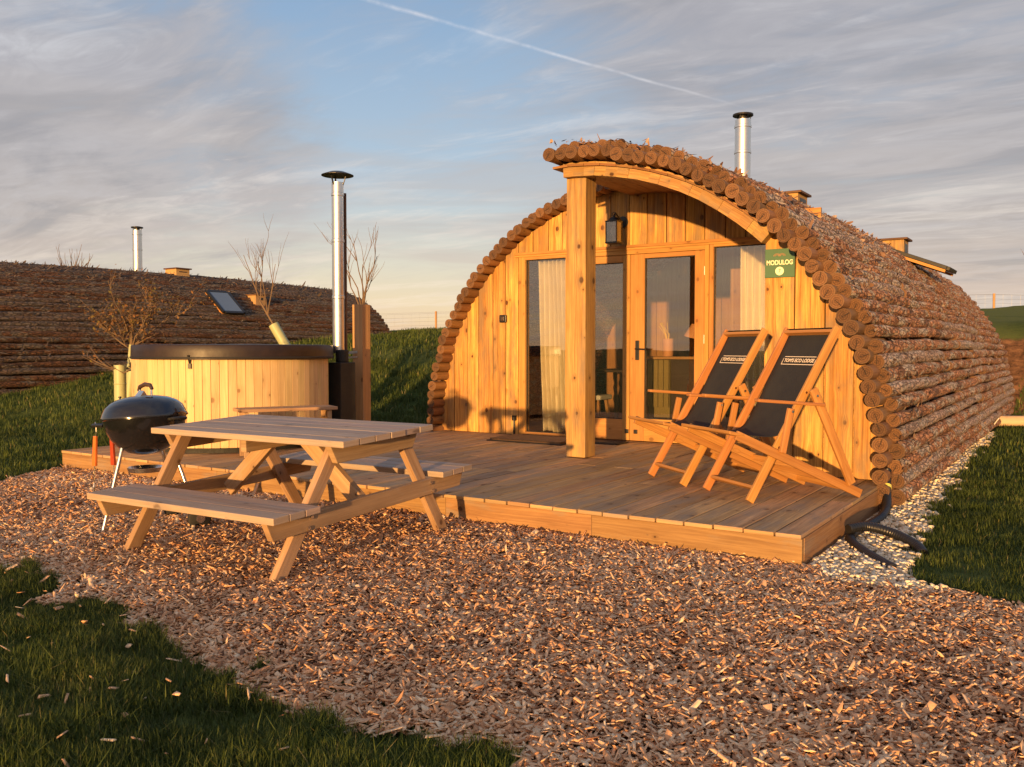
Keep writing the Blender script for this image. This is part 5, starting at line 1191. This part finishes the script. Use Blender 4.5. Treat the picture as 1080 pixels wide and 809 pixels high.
shade = nt.mix(nt.mapr(dz, 0.02, 0.28), (0.50, 0.42, 0.35), (0.33, 0.325, 0.355))
shade = nt.mix(nt.mapr(nt.math('ADD', nt.math('MULTIPLY', c2_, 0.6), nt.math('MULTIPLY', c4_, 0.4)), 0.40, 0.60, 0, 0.45), shade, (0.50, 0.48, 0.49))
shade = nt.mix(nt.mapr(nt.math('ADD', nt.math('MULTIPLY', c3_, 0.6), nt.math('MULTIPLY', c2_, 0.4)), 0.50, 0.38, 0, 0.6, True), shade, (0.27, 0.265, 0.285))
col = nt.mix(m_, base, shade)
wisp = nt.mapr(nt.math('ADD', nt.math('MULTIPLY', c3_, 0.7), nt.math('MULTIPLY', c4_, 0.3)), 0.48, 0.66, 0, 0.75, True)
wisp = nt.math('MULTIPLY', wisp, nt.mapr(dz, 0.10, 0.42, 0.62, 0.30))
col = nt.mix(wisp, col, nt.mix(nt.mapr(dz, 0.05, 0.3), (0.84, 0.70, 0.54), (0.66, 0.69, 0.74)))
# low layered streaks near the horizon
ls = nt.new('ShaderNodeMapping'); nt.put(ls.inputs[0], D); ls.inputs['Scale'].default_value = (2.0, 2.0, 26)
l1 = nt.noise(ls.outputs[0], 1.0, 5, 0.55, 0.4)
lm_ = nt.math('MULTIPLY', nt.mapr(l1, 0.44, 0.64, 0, 0.6, True), nt.mapr(dz, 0.34, 0.12, 0, 1, True))
col = nt.mix(lm_, col, nt.mix(nt.mapr(dz, 0.0, 0.14), (0.74, 0.54, 0.39), (0.46, 0.42, 0.40)))
# vapour trail, an arc across the sky
A_, B_ = pxdir(362, -2), pxdir(765, 112); nrm = A_.cross(B_).normalized(); dirn = (B_-A_).normalized()
off = nt.math('ADD', nt.vmath('DOT_PRODUCT', D, tuple(nrm), 1), nt.math('MULTIPLY', nt.math('SUBTRACT', nt.noise(D, 9, 3, 0.6), 0.5), 0.006))
along = nt.vmath('DOT_PRODUCT', D, tuple(dirn), 1); t0, t1 = A_.dot(dirn), B_.dot(dirn)
wd_ = nt.mapr(along, t0, t1, 0.0032, 0.0018)
tr = nt.math('SUBTRACT', 1.0, nt.math('DIVIDE', nt.math('ABSOLUTE', off), wd_), clamp=True)
tr = nt.math('MULTIPLY', tr, nt.mapr(nt.noise(D, 30, 4, 0.7), 0.3, 0.65, 0.08, 0.5))
tr = nt.math('MULTIPLY', tr, nt.math('MULTIPLY', nt.mapr(along, t1+.05, t1-.12, 0, 1, True), nt.mapr(nt.vmath('DOT_PRODUCT', D, tuple(f3), 1), 0, .3)))
col = nt.mix(tr, col, (0.74, 0.72, 0.74))
gl_ = nt.math('POWER', nt.math('MAXIMUM', nt.vmath('DOT_PRODUCT', D, tuple(sdir), 1), 0.0), 3.0)
col = nt.vmath('ADD', col, nt.vmath('MULTIPLY', (0.75, 0.36, 0.13), nt.mix(gl_, (0, 0, 0), (1, 1, 1))))
nt.put(bg.inputs['Color'], col); bg.inputs['Strength'].default_value = 0.72

sd_ = bpy.data.lights.new('sun', 'SUN'); sd_.energy = 5.0; sd_.angle = R(0.8); sd_.color = (1.0, 0.55, 0.19)
so_ = bpy.data.objects.new('sun', sd_); COL.objects.link(so_)
tos = Vector((sdir.x*math.cos(SUN_EL), sdir.y*math.cos(SUN_EL), math.sin(SUN_EL)))
so_.rotation_euler = tos.to_track_quat('Z', 'Y').to_euler(); so_.location = tos*30+Vector((0, 0, 10))

# ------------------------------------------------------------------ render settings
scene.render.engine = 'CYCLES'; scene.cycles.max_bounces = 6; scene.cycles.transparent_max_bounces = 12
vs = scene.view_settings; vs.view_transform = 'Standard'; vs.look = 'None'; vs.exposure = 0.75; vs.gamma = 1.0; vs.use_curve_mapping = False
scene.render.resolution_x = 1024; scene.render.resolution_y = 767
